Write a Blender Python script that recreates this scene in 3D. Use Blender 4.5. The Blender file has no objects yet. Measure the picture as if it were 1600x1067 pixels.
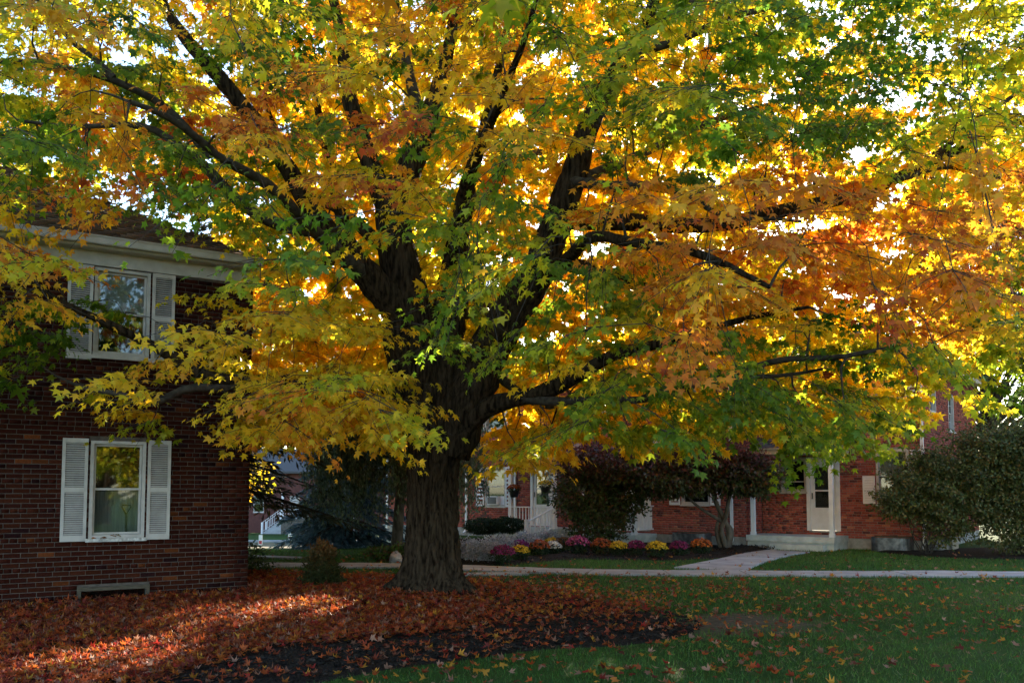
import bpy, math, random
import numpy as np
from mathutils import Matrix, Vector

random.seed(7)
rng = np.random.default_rng(11)
scene = bpy.context.scene
COL = scene.collection

# ------------------------------------------------------------------ camera, sky, sun, exposure
F_PX, PITCH, CAM_H = 1300.0, math.radians(3.5), 1.6          # in pixels of the 1600 px wide photograph
CY = 767 - F_PX * math.tan(PITCH)
cam_d = bpy.data.cameras.new("camera")
cam = bpy.data.objects.new("camera", cam_d)
COL.objects.link(cam)
cam.location = (0, 0, CAM_H)
cam.rotation_euler = (math.pi / 2 + PITCH, 0, 0)
cam_d.sensor_width = 36
cam_d.lens = F_PX / 1600 * 36
cam_d.shift_y = (CY - 533.5) / 1600
cam_d.clip_end = 3000
scene.camera = cam

SUN_AZ, SUN_EL = math.radians(13.65), math.radians(18.4)
world = bpy.data.worlds.new("World")
scene.world = world
world.use_nodes = True
wn = world.node_tree
bg = wn.nodes["Background"]
sky = wn.nodes.new("ShaderNodeTexSky")
sky.sky_type = 'NISHITA'
sky.sun_disc = False
sky.sun_elevation = SUN_EL
sky.sun_rotation = SUN_AZ
sky.air_density = 1.0
sky.dust_density = 0.5
sky.ozone_density = 2.0
wn.links.new(sky.outputs[0], bg.inputs[0])
bg.inputs[1].default_value = 0.11
sun_d = bpy.data.lights.new("sun", 'SUN')
sun_d.energy = 5.0
sun_d.angle = math.radians(0.55)
sun_d.color = (1.0, 0.87, 0.68)
sun = bpy.data.objects.new("sun", sun_d)
COL.objects.link(sun)
SUNV = Vector((math.sin(SUN_AZ) * math.cos(SUN_EL), math.cos(SUN_AZ) * math.cos(SUN_EL), math.sin(SUN_EL)))
sun.rotation_euler = SUNV.to_track_quat('Z', 'Y').to_euler()
sun.location = (20, 60, 40)
vs = scene.view_settings
vs.view_transform = 'Standard'
vs.look = 'None'
vs.exposure = 2.42
vs.gamma = 1
scene.cycles.use_denoising = True
scene.cycles.max_bounces = 9
scene.cycles.diffuse_bounces = 4
scene.cycles.glossy_bounces = 3
scene.cycles.transmission_bounces = 6
scene.cycles.transparent_max_bounces = 8
scene.cycles.sample_clamp_indirect = 6
scene.cycles.caustics_reflective = False
scene.cycles.caustics_refractive = False

# ------------------------------------------------------------------ pixel helpers (a pixel gives a direction only)
_c, _s = math.cos(PITCH), math.sin(PITCH)
def ray(px, py):
    x = (px - 800) / F_PX; y = -(py - CY) / F_PX
    return np.array([x, _c - y * _s, _s + y * _c])
def at(px, py, Y):
    r = ray(px, py); return np.array([0, 0, CAM_H]) + r * (Y / r[1])
def gnd(px, py, z=0.0):
    r = ray(px, py); return np.array([0, 0, CAM_H]) + r * ((z - CAM_H) / r[2])
def project(P):
    P = np.asarray(P, float)
    d = P - np.array([0, 0, CAM_H])
    f = d[..., 1] * _c + d[..., 2] * _s
    u = -d[..., 1] * _s + d[..., 2] * _c
    f = np.where(f < 0.1, 0.1, f)
    return 800 + F_PX * d[..., 0] / f, CY - F_PX * u / f, f

# ------------------------------------------------------------------ object helpers
PINV = {}
def link(o):
    COL.objects.link(o); return o
def thing(name, loc, label, cat, group=None, rz=0.0, local=False):
    o = bpy.data.objects.new(name, None)
    o.empty_display_size = 0.2
    o.location = loc; o.rotation_euler = (0, 0, rz)
    o["label"] = label; o["category"] = cat
    if group: o["group"] = group
    link(o)
    if not local: PINV[o.name] = Matrix.Translation(-Vector(loc))
    return o
def tag(o, label, cat=None, group=None, kind=None):
    o["label"] = label
    if cat: o["category"] = cat
    if group: o["group"] = group
    if kind: o["kind"] = kind
    return o
def add(name, me, mat, parent=None, M=None, kind=None, label=None):
    o = bpy.data.objects.new(name, me)
    if mat is not None and len(me.materials) == 0: me.materials.append(mat)
    if parent is not None:
        o.parent = parent
        if parent.name in PINV: o.matrix_parent_inverse = PINV[parent.name]
    if M is not None: o.matrix_basis = M
    if kind: o["kind"] = kind
    if label: o["label"] = label
    return link(o)
def mesh_np(name, V, F, col=None, smooth=False):
    V = np.ascontiguousarray(V, np.float32).reshape(-1, 3); F = np.ascontiguousarray(F, np.int32)
    m, k = F.shape
    me = bpy.data.meshes.new(name)
    me.vertices.add(len(V)); me.vertices.foreach_set("co", V.ravel())
    me.loops.add(m * k); me.loops.foreach_set("vertex_index", F.ravel())
    me.polygons.add(m); me.polygons.foreach_set("loop_start", np.arange(0, m * k, k, dtype=np.int32))
    if smooth: me.polygons.foreach_set("use_smooth", np.ones(m, bool))
    me.update(calc_edges=True)
    if col is not None:
        a = me.color_attributes.new("Col", 'FLOAT_COLOR', 'POINT')
        c = np.ones((len(V), 4), np.float32); c[:, :3] = col
        a.data.foreach_set("color", c.ravel())
    me.validate()
    return me
class G:
    """collects boxes, prisms and tubes for one mesh"""
    def __init__(s): s.v = []; s.f = []
    def add(s, vs_, fs):
        n = len(s.v); s.v += [tuple(v) for v in vs_]; s.f += [tuple(i + n for i in f) for f in fs]; return s
    def hexa(s, p):      # 8 corners: 0-3 one face, 4-7 the opposite one
        return s.add(p, [(0, 3, 2, 1), (4, 5, 6, 7), (0, 1, 5, 4), (1, 2, 6, 5), (2, 3, 7, 6), (3, 0, 4, 7)])
    def box(s, x0, x1, y0, y1, z0, z1):
        return s.hexa([(x0, y0, z0), (x1, y0, z0), (x1, y1, z0), (x0, y1, z0), (x0, y0, z1), (x1, y0, z1), (x1, y1, z1), (x0, y1, z1)])
    def tube(s, pts, rad, n=8, cap=True):
        V, Fq = tube_np(pts, rad, n)
        s.add(V, [tuple(f) for f in Fq])
        if cap:
            L = len(s.v)
            s.f.append(tuple(range(L - n, L))); s.f.append(tuple(reversed(range(L - len(V), L - len(V) + n))))
        return s
    def mesh(s, name, smooth=False):
        me = bpy.data.meshes.new(name); me.from_pydata(s.v, [], s.f)
        if smooth:
            for p in me.polygons: p.use_smooth = True
        me.update(); return me
def tube_np(pts, rad, n):
    P = np.asarray(pts, float); R = np.asarray(rad, float) * np.ones(len(P))
    T = np.gradient(P, axis=0); T /= np.linalg.norm(T, axis=1, keepdims=True) + 1e-9
    ref = np.array([0.31, 0.77, 0.2]) if abs(T[0][2]) > 0.8 else np.array([0, 0, 1.0])
    X = np.cross(T, ref); X /= np.linalg.norm(X, axis=1, keepdims=True) + 1e-9
    Yv = np.cross(T, X)
    a = np.linspace(0, 2 * math.pi, n, endpoint=False)
    V = P[:, None] + R[:, None, None] * (np.cos(a)[None, :, None] * X[:, None] + np.sin(a)[None, :, None] * Yv[:, None])
    i = np.arange(len(P) - 1)[:, None] * n; j = np.arange(n)[None]; j2 = (j + 1) % n
    Fq = np.stack([i + j, i + j2, i + n + j2, i + n + j], -1).reshape(-1, 4)
    return V.reshape(-1, 3), Fq
def smooth_path(pts, step=0.25):
    """Catmull-Rom through rows (x,y,z,r)"""
    P = np.asarray(pts, float); out = []
    Q = np.vstack([2 * P[0] - P[1], P, 2 * P[-1] - P[-2]])
    for i in range(1, len(Q) - 2):
        L = np.linalg.norm(Q[i + 1, :3] - Q[i, :3]); k = max(2, int(L / step))
        for t in np.arange(k) / k:
            a, b, c, d = Q[i - 1], Q[i], Q[i + 1], Q[i + 2]
            out.append(0.5 * (2 * b + (c - a) * t + (2 * a - 5 * b + 4 * c - d) * t ** 2 + (3 * b - a - 3 * c + d) * t ** 3))
    out.append(P[-1]); out = np.array(out); out[:, 3] = np.maximum(out[:, 3], 0.004)
    return out

# ------------------------------------------------------------------ materials
def new_mat(name):
    m = bpy.data.materials.new(name); m.use_nodes = True
    return m, m.node_tree, m.node_tree.nodes["Principled BSDF"]
def plain(name, c1, c2=None, rough=0.6, scale=6.0, bump=0.0, bscale=30.0, stretch=(1, 1, 1), spec=0.4, metal=0.0, detail=5.0, lo=0.35, hi=0.65, attr=False):
    m, nt, b = new_mat(name)
    b.inputs["Roughness"].default_value = rough; b.inputs["Metallic"].default_value = metal
    b.inputs["Specular IOR Level"].default_value = spec
    geo = nt.nodes.new("ShaderNodeNewGeometry")
    mp = nt.nodes.new("ShaderNodeMapping"); mp.inputs["Scale"].default_value = stretch
    nt.links.new(geo.outputs["Position"], mp.inputs[0])
    if attr:
        at_ = nt.nodes.new("ShaderNodeAttribute"); at_.attribute_name = "Col"
        base = at_.outputs["Color"]
    else:
        base = None
    if c2 is not None or attr:
        no = nt.nodes.new("ShaderNodeTexNoise"); no.inputs["Scale"].default_value = scale; no.inputs["Detail"].default_value = detail
        nt.links.new(mp.outputs[0], no.inputs["Vector"])
        rp = nt.nodes.new("ShaderNodeMapRange"); rp.inputs[1].default_value = lo; rp.inputs[2].default_value = hi
        nt.links.new(no.outputs["Fac"], rp.inputs[0])
        mx = nt.nodes.new("ShaderNodeMix"); mx.data_type = 'RGBA'
        nt.links.new(rp.outputs[0], mx.inputs[0])
        if attr:
            mu = nt.nodes.new("ShaderNodeMix"); mu.data_type = 'RGBA'; mu.blend_type = 'MULTIPLY'; mu.inputs[0].default_value = 1
            nt.links.new(base, mu.inputs[6]); mu.inputs[7].default_value = (*(c1 or (.65, .65, .65)), 1)
            nt.links.new(mu.outputs[2], mx.inputs[6]); nt.links.new(base, mx.inputs[7])
        else:
            mx.inputs[6].default_value = (*c1, 1); mx.inputs[7].default_value = (*c2, 1)
        nt.links.new(mx.outputs[2], b.inputs["Base Color"])
    else:
        b.inputs["Base Color"].default_value = (*c1, 1)
    if bump:
        n2 = nt.nodes.new("ShaderNodeTexNoise"); n2.inputs["Scale"].default_value = bscale; n2.inputs["Detail"].default_value = 6
        nt.links.new(mp.outputs[0], n2.inputs["Vector"])
        bp = nt.nodes.new("ShaderNodeBump"); bp.inputs["Strength"].default_value = bump; bp.inputs["Distance"].default_value = 0.02
        nt.links.new(n2.outputs["Fac"], bp.inputs["Height"]); nt.links.new(bp.outputs[0], b.inputs["Normal"])
    return m
def leaf_mat(name, trans=0.5, rough=0.45, gain=1.35, spec=0.35):
    m, nt, b = new_mat(name)
    a = nt.nodes.new("ShaderNodeAttribute"); a.attribute_name = "Col"
    nt.links.new(a.outputs["Color"], b.inputs["Base Color"])
    b.inputs["Roughness"].default_value = rough; b.inputs["Specular IOR Level"].default_value = spec
    t = nt.nodes.new("ShaderNodeBsdfTranslucent")
    g = nt.nodes.new("ShaderNodeMix"); g.data_type = 'RGBA'; g.blend_type = 'MULTIPLY'; g.inputs[0].default_value = 1
    nt.links.new(a.outputs["Color"], g.inputs[6]); g.inputs[7].default_value = (gain, gain * 0.98, gain * 0.9, 1)
    nt.links.new(g.outputs[2], t.inputs["Color"])
    mx = nt.nodes.new("ShaderNodeMixShader"); mx.inputs[0].default_value = trans
    nt.links.new(b.outputs[0], mx.inputs[1]); nt.links.new(t.outputs[0], mx.inputs[2])
    nt.links.new(mx.outputs[0], nt.nodes["Material Output"].inputs["Surface"])
    return m
def glass_mat(name, refl=0.25, tint=(0.75, 0.8, 0.8)):
    m, nt, b = new_mat(name)
    nt.nodes.remove(b)
    tr = nt.nodes.new("ShaderNodeBsdfTransparent"); tr.inputs[0].default_value = (*tint, 1)
    gl = nt.nodes.new("ShaderNodeBsdfGlossy"); gl.inputs["Roughness"].default_value = 0.03
    mx = nt.nodes.new("ShaderNodeMixShader"); mx.inputs[0].default_value = refl
    nt.links.new(tr.outputs[0], mx.inputs[1]); nt.links.new(gl.outputs[0], mx.inputs[2])
    nt.links.new(mx.outputs[0], nt.nodes["Material Output"].inputs["Surface"])
    return m
M_maple = leaf_mat("maple_leaf", 0.60, 0.42, 1.5)
M_leaf = leaf_mat("small_leaf", 0.35, 0.5, 1.2)
M_far = leaf_mat("distant_leaf", 0.5, 0.5, 1.35)
M_needle = leaf_mat("needle", 0.15, 0.6, 1.0, 0.2)
M_dry = leaf_mat("fallen_leaf", 0.42, 0.6, 1.3, 0.25)
M_bloom = leaf_mat("petal", 0.3, 0.6, 1.1, 0.2)
M_grass = leaf_mat("grass_blade", 0.35, 0.5, 1.2, 0.3)
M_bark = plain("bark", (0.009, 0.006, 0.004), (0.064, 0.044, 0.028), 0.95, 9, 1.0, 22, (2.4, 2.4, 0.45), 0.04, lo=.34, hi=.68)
M_twig = plain("twig_bark", (0.03, 0.023, 0.018), (0.075, 0.062, 0.05), 0.85, 12, 0.4, 40, spec=0.2)
M_bark2 = plain("grey_bark", (0.06, 0.05, 0.04), (0.14, 0.12, 0.095), 0.85, 10, 0.5, 25, (1, 1, .4), 0.2)
M_brick = plain("brick", (.72, .7, .7), None, 0.95, 45, 0.35, 120, spec=0.04, attr=True)
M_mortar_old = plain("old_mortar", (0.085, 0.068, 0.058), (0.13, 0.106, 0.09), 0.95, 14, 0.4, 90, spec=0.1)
M_mortar = plain("mortar", (0.20, 0.18, 0.165), (0.29, 0.265, 0.24), 0.95, 14, 0.4, 90, spec=0.15)
M_white = plain("white_paint", (0.43, 0.395, 0.365), (0.53, 0.49, 0.455), 0.5, 7, 0.05, 40, spec=0.4)
M_white2 = plain("white_metal_paint", (0.74, 0.72, 0.72), (0.82, 0.80, 0.80), 0.45, 5, spec=0.4)
M_sill = plain("weathered_sill", (0.30, 0.28, 0.25), (0.66, 0.64, 0.6), 0.7, 22, 0.3, 60)
M_shingle = plain("asphalt_shingle", (.6, .6, .6), None, 0.95, 60, 0.5, 160, spec=0.15, attr=True)
M_conc = plain("concrete", (0.30, 0.298, 0.305), (0.42, 0.418, 0.43), 0.9, 2.2, 0.25, 70, spec=0.2)
M_found = plain("foundation", (0.22, 0.21, 0.19), (0.36, 0.34, 0.31), 0.9, 6, 0.3, 50, spec=0.2)
M_deck = plain("painted_step", (0.42, 0.44, 0.41), (0.56, 0.58, 0.54), 0.7, 5, 0.15, 40)
M_dark = plain("dark_interior", (0.012, 0.012, 0.013), None, 0.9)
M_curtain = plain("curtain", (0.30, 0.30, 0.29), (0.46, 0.46, 0.44), 0.9, 5, stretch=(9, 9, .5))
M_blind = plain("blind", (0.42, 0.40, 0.37), (0.55, 0.53, 0.5), 0.8, 4, stretch=(1, 1, 30))
M_glass = glass_mat("window_glass", 0.09)
M_glass2 = glass_mat("storm_glass", 0.16, (0.6, 0.62, 0.62))
M_steel = plain("galvanised_steel", (0.10, 0.105, 0.12), (0.24, 0.25, 0.28), 0.38, 8, 0.1, 30, metal=0.85)
M_wood = plain("weathered_wood", (0.06, 0.048, 0.032), (0.13, 0.105, 0.07), 0.85, 10, 0.4, 50, (1, 1, 8))
M_black = plain("black_plastic", (0.012, 0.012, 0.012), None, 0.5)
M_ac = plain("air_conditioner_grille", (0.10, 0.10, 0.10), (0.16, 0.155, 0.15), 0.6, 3)
M_signw = plain("sign_face", (0.74, 0.74, 0.73), None, 0.5)
M_red = plain("red_print", (0.42, 0.03, 0.04), None, 0.5)
M_mulch = plain("mulch", (0.012, 0.009, 0.008), (0.045, 0.033, 0.026), 0.95, 40, 1.0, 70, spec=0.1)
M_chip = plain("mulch_chip", (.5, .5, .5), None, 0.95, 60, spec=0.1, attr=True)
M_rock = plain("rock", (0.30, 0.29, 0.29), (0.48, 0.46, 0.45), 0.9, 9, 0.5, 30)

def ground_mat():
    m, nt, b = new_mat("lawn_ground")
    b.inputs["Roughness"].default_value = 0.95; b.inputs["Specular IOR Level"].default_value = 0.1
    geo = nt.nodes.new("ShaderNodeNewGeometry")
    def noise(sc, d=5):
        n = nt.nodes.new("ShaderNodeTexNoise"); n.inputs["Scale"].default_value = sc; n.inputs["Detail"].default_value = d
        nt.links.new(geo.outputs["Position"], n.inputs["Vector"]); return n.outputs["Fac"]
    def mixc(f, a, c, lo=.35, hi=.65):
        r = nt.nodes.new("ShaderNodeMapRange"); r.inputs[1].default_value = lo; r.inputs[2].default_value = hi
        nt.links.new(f, r.inputs[0]); x = nt.nodes.new("ShaderNodeMix"); x.data_type = 'RGBA'
        nt.links.new(r.outputs[0], x.inputs[0])
        for k, v in ((6, a), (7, c)):
            if isinstance(v, tuple): x.inputs[k].default_value = (*v, 1)
            else: nt.links.new(v, x.inputs[k])
        return x.outputs[2]
    g = mixc(noise(0.35), (0.028, 0.064, 0.011), (0.048, 0.092, 0.016))
    g = mixc(noise(3.0), g, (0.038, 0.052, 0.017), .45, .8)
    # a worn bare-earth spot beside the tip of the mulch bed
    d = nt.nodes.new("ShaderNodeVectorMath"); d.operation = 'DISTANCE'
    nt.links.new(geo.outputs["Position"], d.inputs[0]); d.inputs[1].default_value = (2.75, 10.3, 0)
    nn = nt.nodes.new("ShaderNodeMath"); nn.operation = 'MULTIPLY_ADD'; nn.inputs[1].default_value = 2.2; nn.inputs[2].default_value = -1.1
    nt.links.new(noise(1.6), nn.inputs[0])
    sm = nt.nodes.new("ShaderNodeMath"); sm.operation = 'ADD'
    nt.links.new(d.outputs["Value"], sm.inputs[0]); nt.links.new(nn.outputs[0], sm.inputs[1])
    soil = mixc(noise(12), (0.09, 0.068, 0.048), (0.15, 0.115, 0.08))
    g = mixc(sm.outputs[0], soil, g, 0.5, 1.1)
    nt.links.new(g, b.inputs["Base Color"])
    bp = nt.nodes.new("ShaderNodeBump"); bp.inputs["Strength"].default_value = 0.6; bp.inputs["Distance"].default_value = 0.03
    nt.links.new(noise(45, 6), bp.inputs["Height"]); nt.links.new(bp.outputs[0], b.inputs["Normal"])
    return m
M_ground = ground_mat()

# ------------------------------------------------------------------ ground
TREE = np.array([-1.22, 12.95])
def terrain(x, y):
    x = np.asarray(x, float); y = np.asarray(y, float)
    t = np.clip((y - 22) / 26, 0, 1); t = t * t * (3 - 2 * t)
    k = np.clip((-2.8 - x) / 3.5, 0, 1); k = k * k * (3 - 2 * k)
    lump = 0.012 * np.sin(x * 1.3 + 0.5) * np.cos(y * 0.9) + 0.006 * np.sin(x * 3.1 + y * 2.3)
    near = np.clip((19 - y) / 3, 0, 1)
    return -2.5 * t * k + lump * near - 0.012
def axis(a, b, lo, hi, d, grow=1.25):
    c = list(np.arange(lo, hi + 1e-6, d)); s = d; x = hi
    while x < b: s *= grow; x += s; c.append(x)
    s = d; x = lo; L = []
    while x > a: s *= grow; x -= s; L.append(x)
    return np.array(L[::-1] + c)
gx, gy = axis(-420, 420, -14, 16, 0.4), axis(-120, 700, 4, 60, 0.5)
XX, YY = np.meshgrid(gx, gy)
nx, ny = len(gx), len(gy)
ii = (np.arange(ny - 1)[:, None] * nx + np.arange(nx - 1)[None])
quads = np.stack([ii, ii + 1, ii + nx + 1, ii + nx], -1).reshape(-1, 4)
ground = add("lawn", mesh_np("lawn", np.stack([XX, YY, terrain(XX, YY)], -1), quads, smooth=True), M_ground, kind="structure")
tag(ground, "green lawn running from the foreground to the brick row")

def inpoly(x, y, P):
    x = np.asarray(x); y = np.asarray(y); r = np.zeros(x.shape, bool); n = len(P)
    for i in range(n):
        x0, y0 = P[i]; x1, y1 = P[(i + 1) % n]
        c = ((y0 > y) != (y1 > y)) & (x < (x1 - x0) * (y - y0) / (y1 - y0 + 1e-12) + x0)
        r ^= c
    return r
def spline_closed(P, k=6):
    P = np.asarray(P, float); out = []; n = len(P)
    for i in range(n):
        a, b, c, d = P[i - 1], P[i], P[(i + 1) % n], P[(i + 2) % n]
        for t in np.arange(k) / k:
            out.append(0.5 * (2 * b + (c - a) * t + (2 * a - 5 * b + 4 * c - d) * t ** 2 + (3 * b - a - 3 * c + d) * t ** 3))
    return np.array(out)
BED = spline_closed([(2.2, 9.75), (1.95, 11.0), (1.3, 12.5), (0.3, 13.4), (-0.9, 14.4), (-2.6, 15.3), (-4.6, 16.1), (-6.4, 15.2), (-8.6, 11.6), (-9.0, 8.2), (-7.2, 5.0), (-4.4, 4.6), (-2.6, 5.9), (-1.5, 7.3), (0.3, 8.45), (1.55, 9.0)])
def mound(x, y):
    d = np.hypot(np.asarray(x) - TREE[0], np.asarray(y) - TREE[1])
    return 0.05 * np.exp(-(d / 1.25) ** 2) + 0.02 * np.sin(np.asarray(x) * 2.1) * np.sin(np.asarray(y) * 1.7)
def bed_sheet(name, poly, zf, mat, rings=12):
    c = poly.mean(0); n = len(poly); V = [(c[0], c[1], 0)]; Fs = []
    pts = [c]
    for k in range(1, rings + 1):
        t = k / rings
        for p in poly:
            q = c + (p - c) * t
            pts.append(q)
    pts = np.array(pts); edge = np.r_[0, np.repeat(np.arange(1, rings + 1) / rings, n)]
    z = np.where(edge > 0.999, -0.03, zf(pts[:, 0], pts[:, 1]))
    V = np.column_stack([pts, z])
    tri = [(0, 1 + i, 1 + (i + 1) % n) for i in range(n)]
    for k in range(rings - 1):
        a = 1 + k * n; b = a + n
        for i in range(n):
            j = (i + 1) % n
            tri += [(a + i, b + i, b + j), (a + i, b + j, a + j)]
    return add(name, mesh_np(name, V, np.array(tri), smooth=True), mat, kind="structure")
bedz = lambda x, y: 0.035 + mound(x, y)
tag(bed_sheet("mulch_bed", BED, bedz, M_mulch), "dark mulch bed spreading round the maple to the brick house")
FBED = spline_closed([(-2.2, 18.75), (-0.6, 17.9), (0.4, 18.6), (1.4, 19.6), (3.4, 19.4), (4.9, 20.0), (6.3, 21.6), (7.3, 23.4), (5.6, 24.9), (2.6, 26.2), (-1.0, 27.6), (-3.6, 27.0), (-3.8, 22.0), (-3.2, 19.4)], 5)
tag(bed_sheet("flower_bed", FBED, lambda x, y: 0.03 + 0.03 * np.sin(x * 1.7) * np.sin(y * 1.3) + 0.02, M_mulch), "dark mulched flower bed along the front of the brick row")
RBED = spline_closed([(9.6, 22.3), (10.2, 20.6), (12.0, 19.6), (15, 19.3), (18, 20.5), (17, 23.6), (12.2, 23.2), (11.2, 22.2)], 5)
tag(bed_sheet("shrub_bed", RBED, lambda x, y: 0.04 + 0 * x, M_mulch), "mulched bed under the wide shrubs at the corner of the brick row")

def slabs(name, line, width, length, label, zf=None):
    P = smooth_path([(*p, 0, 0.1) for p in line], 0.1)[:, :2]
    d = np.r_[0, np.cumsum(np.linalg.norm(np.diff(P, axis=0), axis=1))]
    g = G(); n = int(d[-1] / length); polys = []
    base = None
    for k in range(n):
        s0, s1 = k * length + 0.012, (k + 1) * length - 0.012
        t = np.linspace(s0, s1, 4)
        cx = np.interp(t, d, P[:, 0]); cy = np.interp(t, d, P[:, 1])
        dx = np.interp(t + .05, d, P[:, 0]) - np.interp(t - .05, d, P[:, 0]); dy = np.interp(t + .05, d, P[:, 1]) - np.interp(t - .05, d, P[:, 1])
        L = np.hypot(dx, dy); nxv, nyv = -dy / L, dx / L
        w = width / 2 if not callable(width) else np.array([width(x / d[-1]) / 2 for x in t])
        le = np.column_stack([cx + nxv * w, cy + nyv * w]); ri = np.column_stack([cx - nxv * w, cy - nyv * w])
        ring = np.vstack([le, ri[::-1]]); polys.append(ring)
        zt = 0.024 + (0.004 * math.sin(k * 2.3))
        zz = terrain(ring[:, 0], ring[:, 1]) + 0.012
        top = [(x, y, z + zt) for (x, y), z in zip(ring, zz)]; bot = [(x, y, z - 0.08) for (x, y), z in zip(ring, zz)]
        m = len(ring); q = G(); q.add(top + bot, [tuple(range(m))])
        if sum((ring[i][0] * ring[(i + 1) % m][1] - ring[(i + 1) % m][0] * ring[i][1]) for i in range(m)) < 0: q.f = [tuple(reversed(q.f[0]))]
        q.f += [(i, i + m, (i + 1) % m + m, (i + 1) % m) for i in range(m)]
        if base is None:
            base = bpy.data.objects.new(name, None); base["kind"] = "structure"; base["label"] = label; link(base)
        add("paving_slab", q.mesh("paving_slab"), M_conc, base)
    return polys
WALK = []
WALK += slabs("sidewalk", [(15, 15.9), (9.5, 16.1), (4.5, 16.3), (2.4, 16.4), (0.4, 16.95), (-2.2, 17.85), (-5.2, 18.15), (-9, 18.2), (-14, 18.2)], 0.95, 1.5, "pale concrete sidewalk crossing behind the maple")
WALK += slabs("side_path", [(0.3, 16.3), (-1.5, 15.95), (-3.4, 15.45), (-5.4, 15.2)], 0.42, 1.1, "narrow concrete strip half buried in leaves behind the trunk")
WALK += slabs("entry_path", [(3.95, 17.0), (5.0, 18.8), (6.5, 21.2), (7.75, 22.7)], lambda t: 1.15 + 0.7 * max(0, 0.35 - t), 1.25, "concrete path leading from the sidewalk to the porch steps")
WALK += slabs("far_path", [(-26, 20.4), (-12, 20.6), (-7.6, 20.7), (-5.2, 20.0), (-3.9, 19.3)], 0.45, 1.4, "far concrete path curving behind the small evergreen")
def on_walk(x, y):
    r = np.zeros(np.shape(x), bool)
    for p in WALK: r |= inpoly(x, y, p)
    return r
# far street beyond the dip of the ground
tag(add("verge", mesh_np("verge", [(-60, 60, -2.47), (-8, 60, -2.47), (-8, 66, -2.46), (-60, 66, -2.46)], np.array([[0, 1, 2, 3]])), plain("verge_litter", (.06, .055, .018), (.12, .085, .03), .95, 3), kind="structure"), "strip of leaf-strewn verge beyond the lawn")
g = G().box(-60, -8, 67.5, 67.9, -2.6, -2.36)
tag(add("kerb", g.mesh("kerb"), M_conc, kind="structure"), "pale kerb along the far street")

# ------------------------------------------------------------------ brick walls
class Wall:
    """a vertical wall plane: P(u, z, n) = O + A*u + N*n + z"""
    def __init__(s, O, A, N): s.O = np.array([O[0], O[1], 0.0]); s.A = np.array([A[0], A[1], 0.0]); s.N = np.array([N[0], N[1], 0.0])
    def p(s, u, z, n=0.0): return s.O + s.A * u + s.N * n + np.array([0, 0, z])
    def box(s, g, u0, u1, z0, z1, n0, n1):
        return g.hexa([s.p(u0, z0, n0), s.p(u1, z0, n0), s.p(u1, z0, n1), s.p(u0, z0, n1), s.p(u0, z1, n0), s.p(u1, z1, n0), s.p(u1, z1, n1), s.p(u0, z1, n1)])
    def mat(s, u, z, n=0.0):
        p = s.p(u, z, n)
        return Matrix(((s.A[0], s.N[0], 0, p[0]), (s.A[1], s.N[1], 0, p[1]), (0, 0, 1, p[2]), (0, 0, 0, 1)))
def wall_slab(g, W, u0, u1, z0, z1, openings, th=0.22):
    us = sorted({u0, u1, *[x for o in openings for x in o[:2]]}); zs = sorted({z0, z1, *[x for o in openings for x in o[2:]]})
    us = [x for x in us if u0 <= x <= u1]; zs = [x for x in zs if z0 <= x <= z1]
    for a, b in zip(us, us[1:]):
        for c, d in zip(zs, zs[1:]):
            m, k = (a + b) / 2, (c + d) / 2
            if any(o[0] < m < o[1] and o[2] < k < o[3] for o in openings): continue
            W.box(g, a, b, c, d, -th, 0)
ROW, STR, JT = 0.0677, 0.2032, 0.0095
def brick_list(W, u0, u1, z0, z1, openings, palette, seed):
    """(u0,u1,z0,z1,colour, full) of every brick: common bond with a header course every sixth"""
    r = random.Random(seed); out = []; k = 0; z = z0
    while z + ROW * 0.6 < z1:
        hdr = (k % 6 == 3); st = STR / 2 if hdr else STR
        off = -st + (0.5 * st if k % 2 else 0) + r.uniform(-.012, .012)
        u = u0 + off; zt = min(z + ROW - JT, z1)
        while u < u1:
            w = st * (1.45 if hdr and r.random() < 0.1 else 1.0)
            a, b = max(u, u0), min(u + w - JT, u1)
            segs = [(a, b)]
            for o in openings:
                if o[2] < zt and o[3] > z:
                    ns = []
                    for (p, q) in segs:
                        if q <= o[0] or p >= o[1]: ns.append((p, q))
                        else:
                            if p < o[0]: ns.append((p, o[0]))
                            if q > o[1]: ns.append((o[1], q))
                    segs = ns
            for (p, q) in segs:
                if q - p > 0.025:
                    t = r.random(); acc = 0
                    for wgt, c in palette:
                        acc += wgt
                        if t <= acc: break
                    j = r.uniform(.8, 1.2)
                    out.append((p, q, z, zt, tuple(x * j for x in c), abs((q - p) - (STR - JT)) < 1e-4 and abs(zt - z - ROW + JT) < 1e-4))
            u += w
        z += ROW; k += 1
    return out
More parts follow.
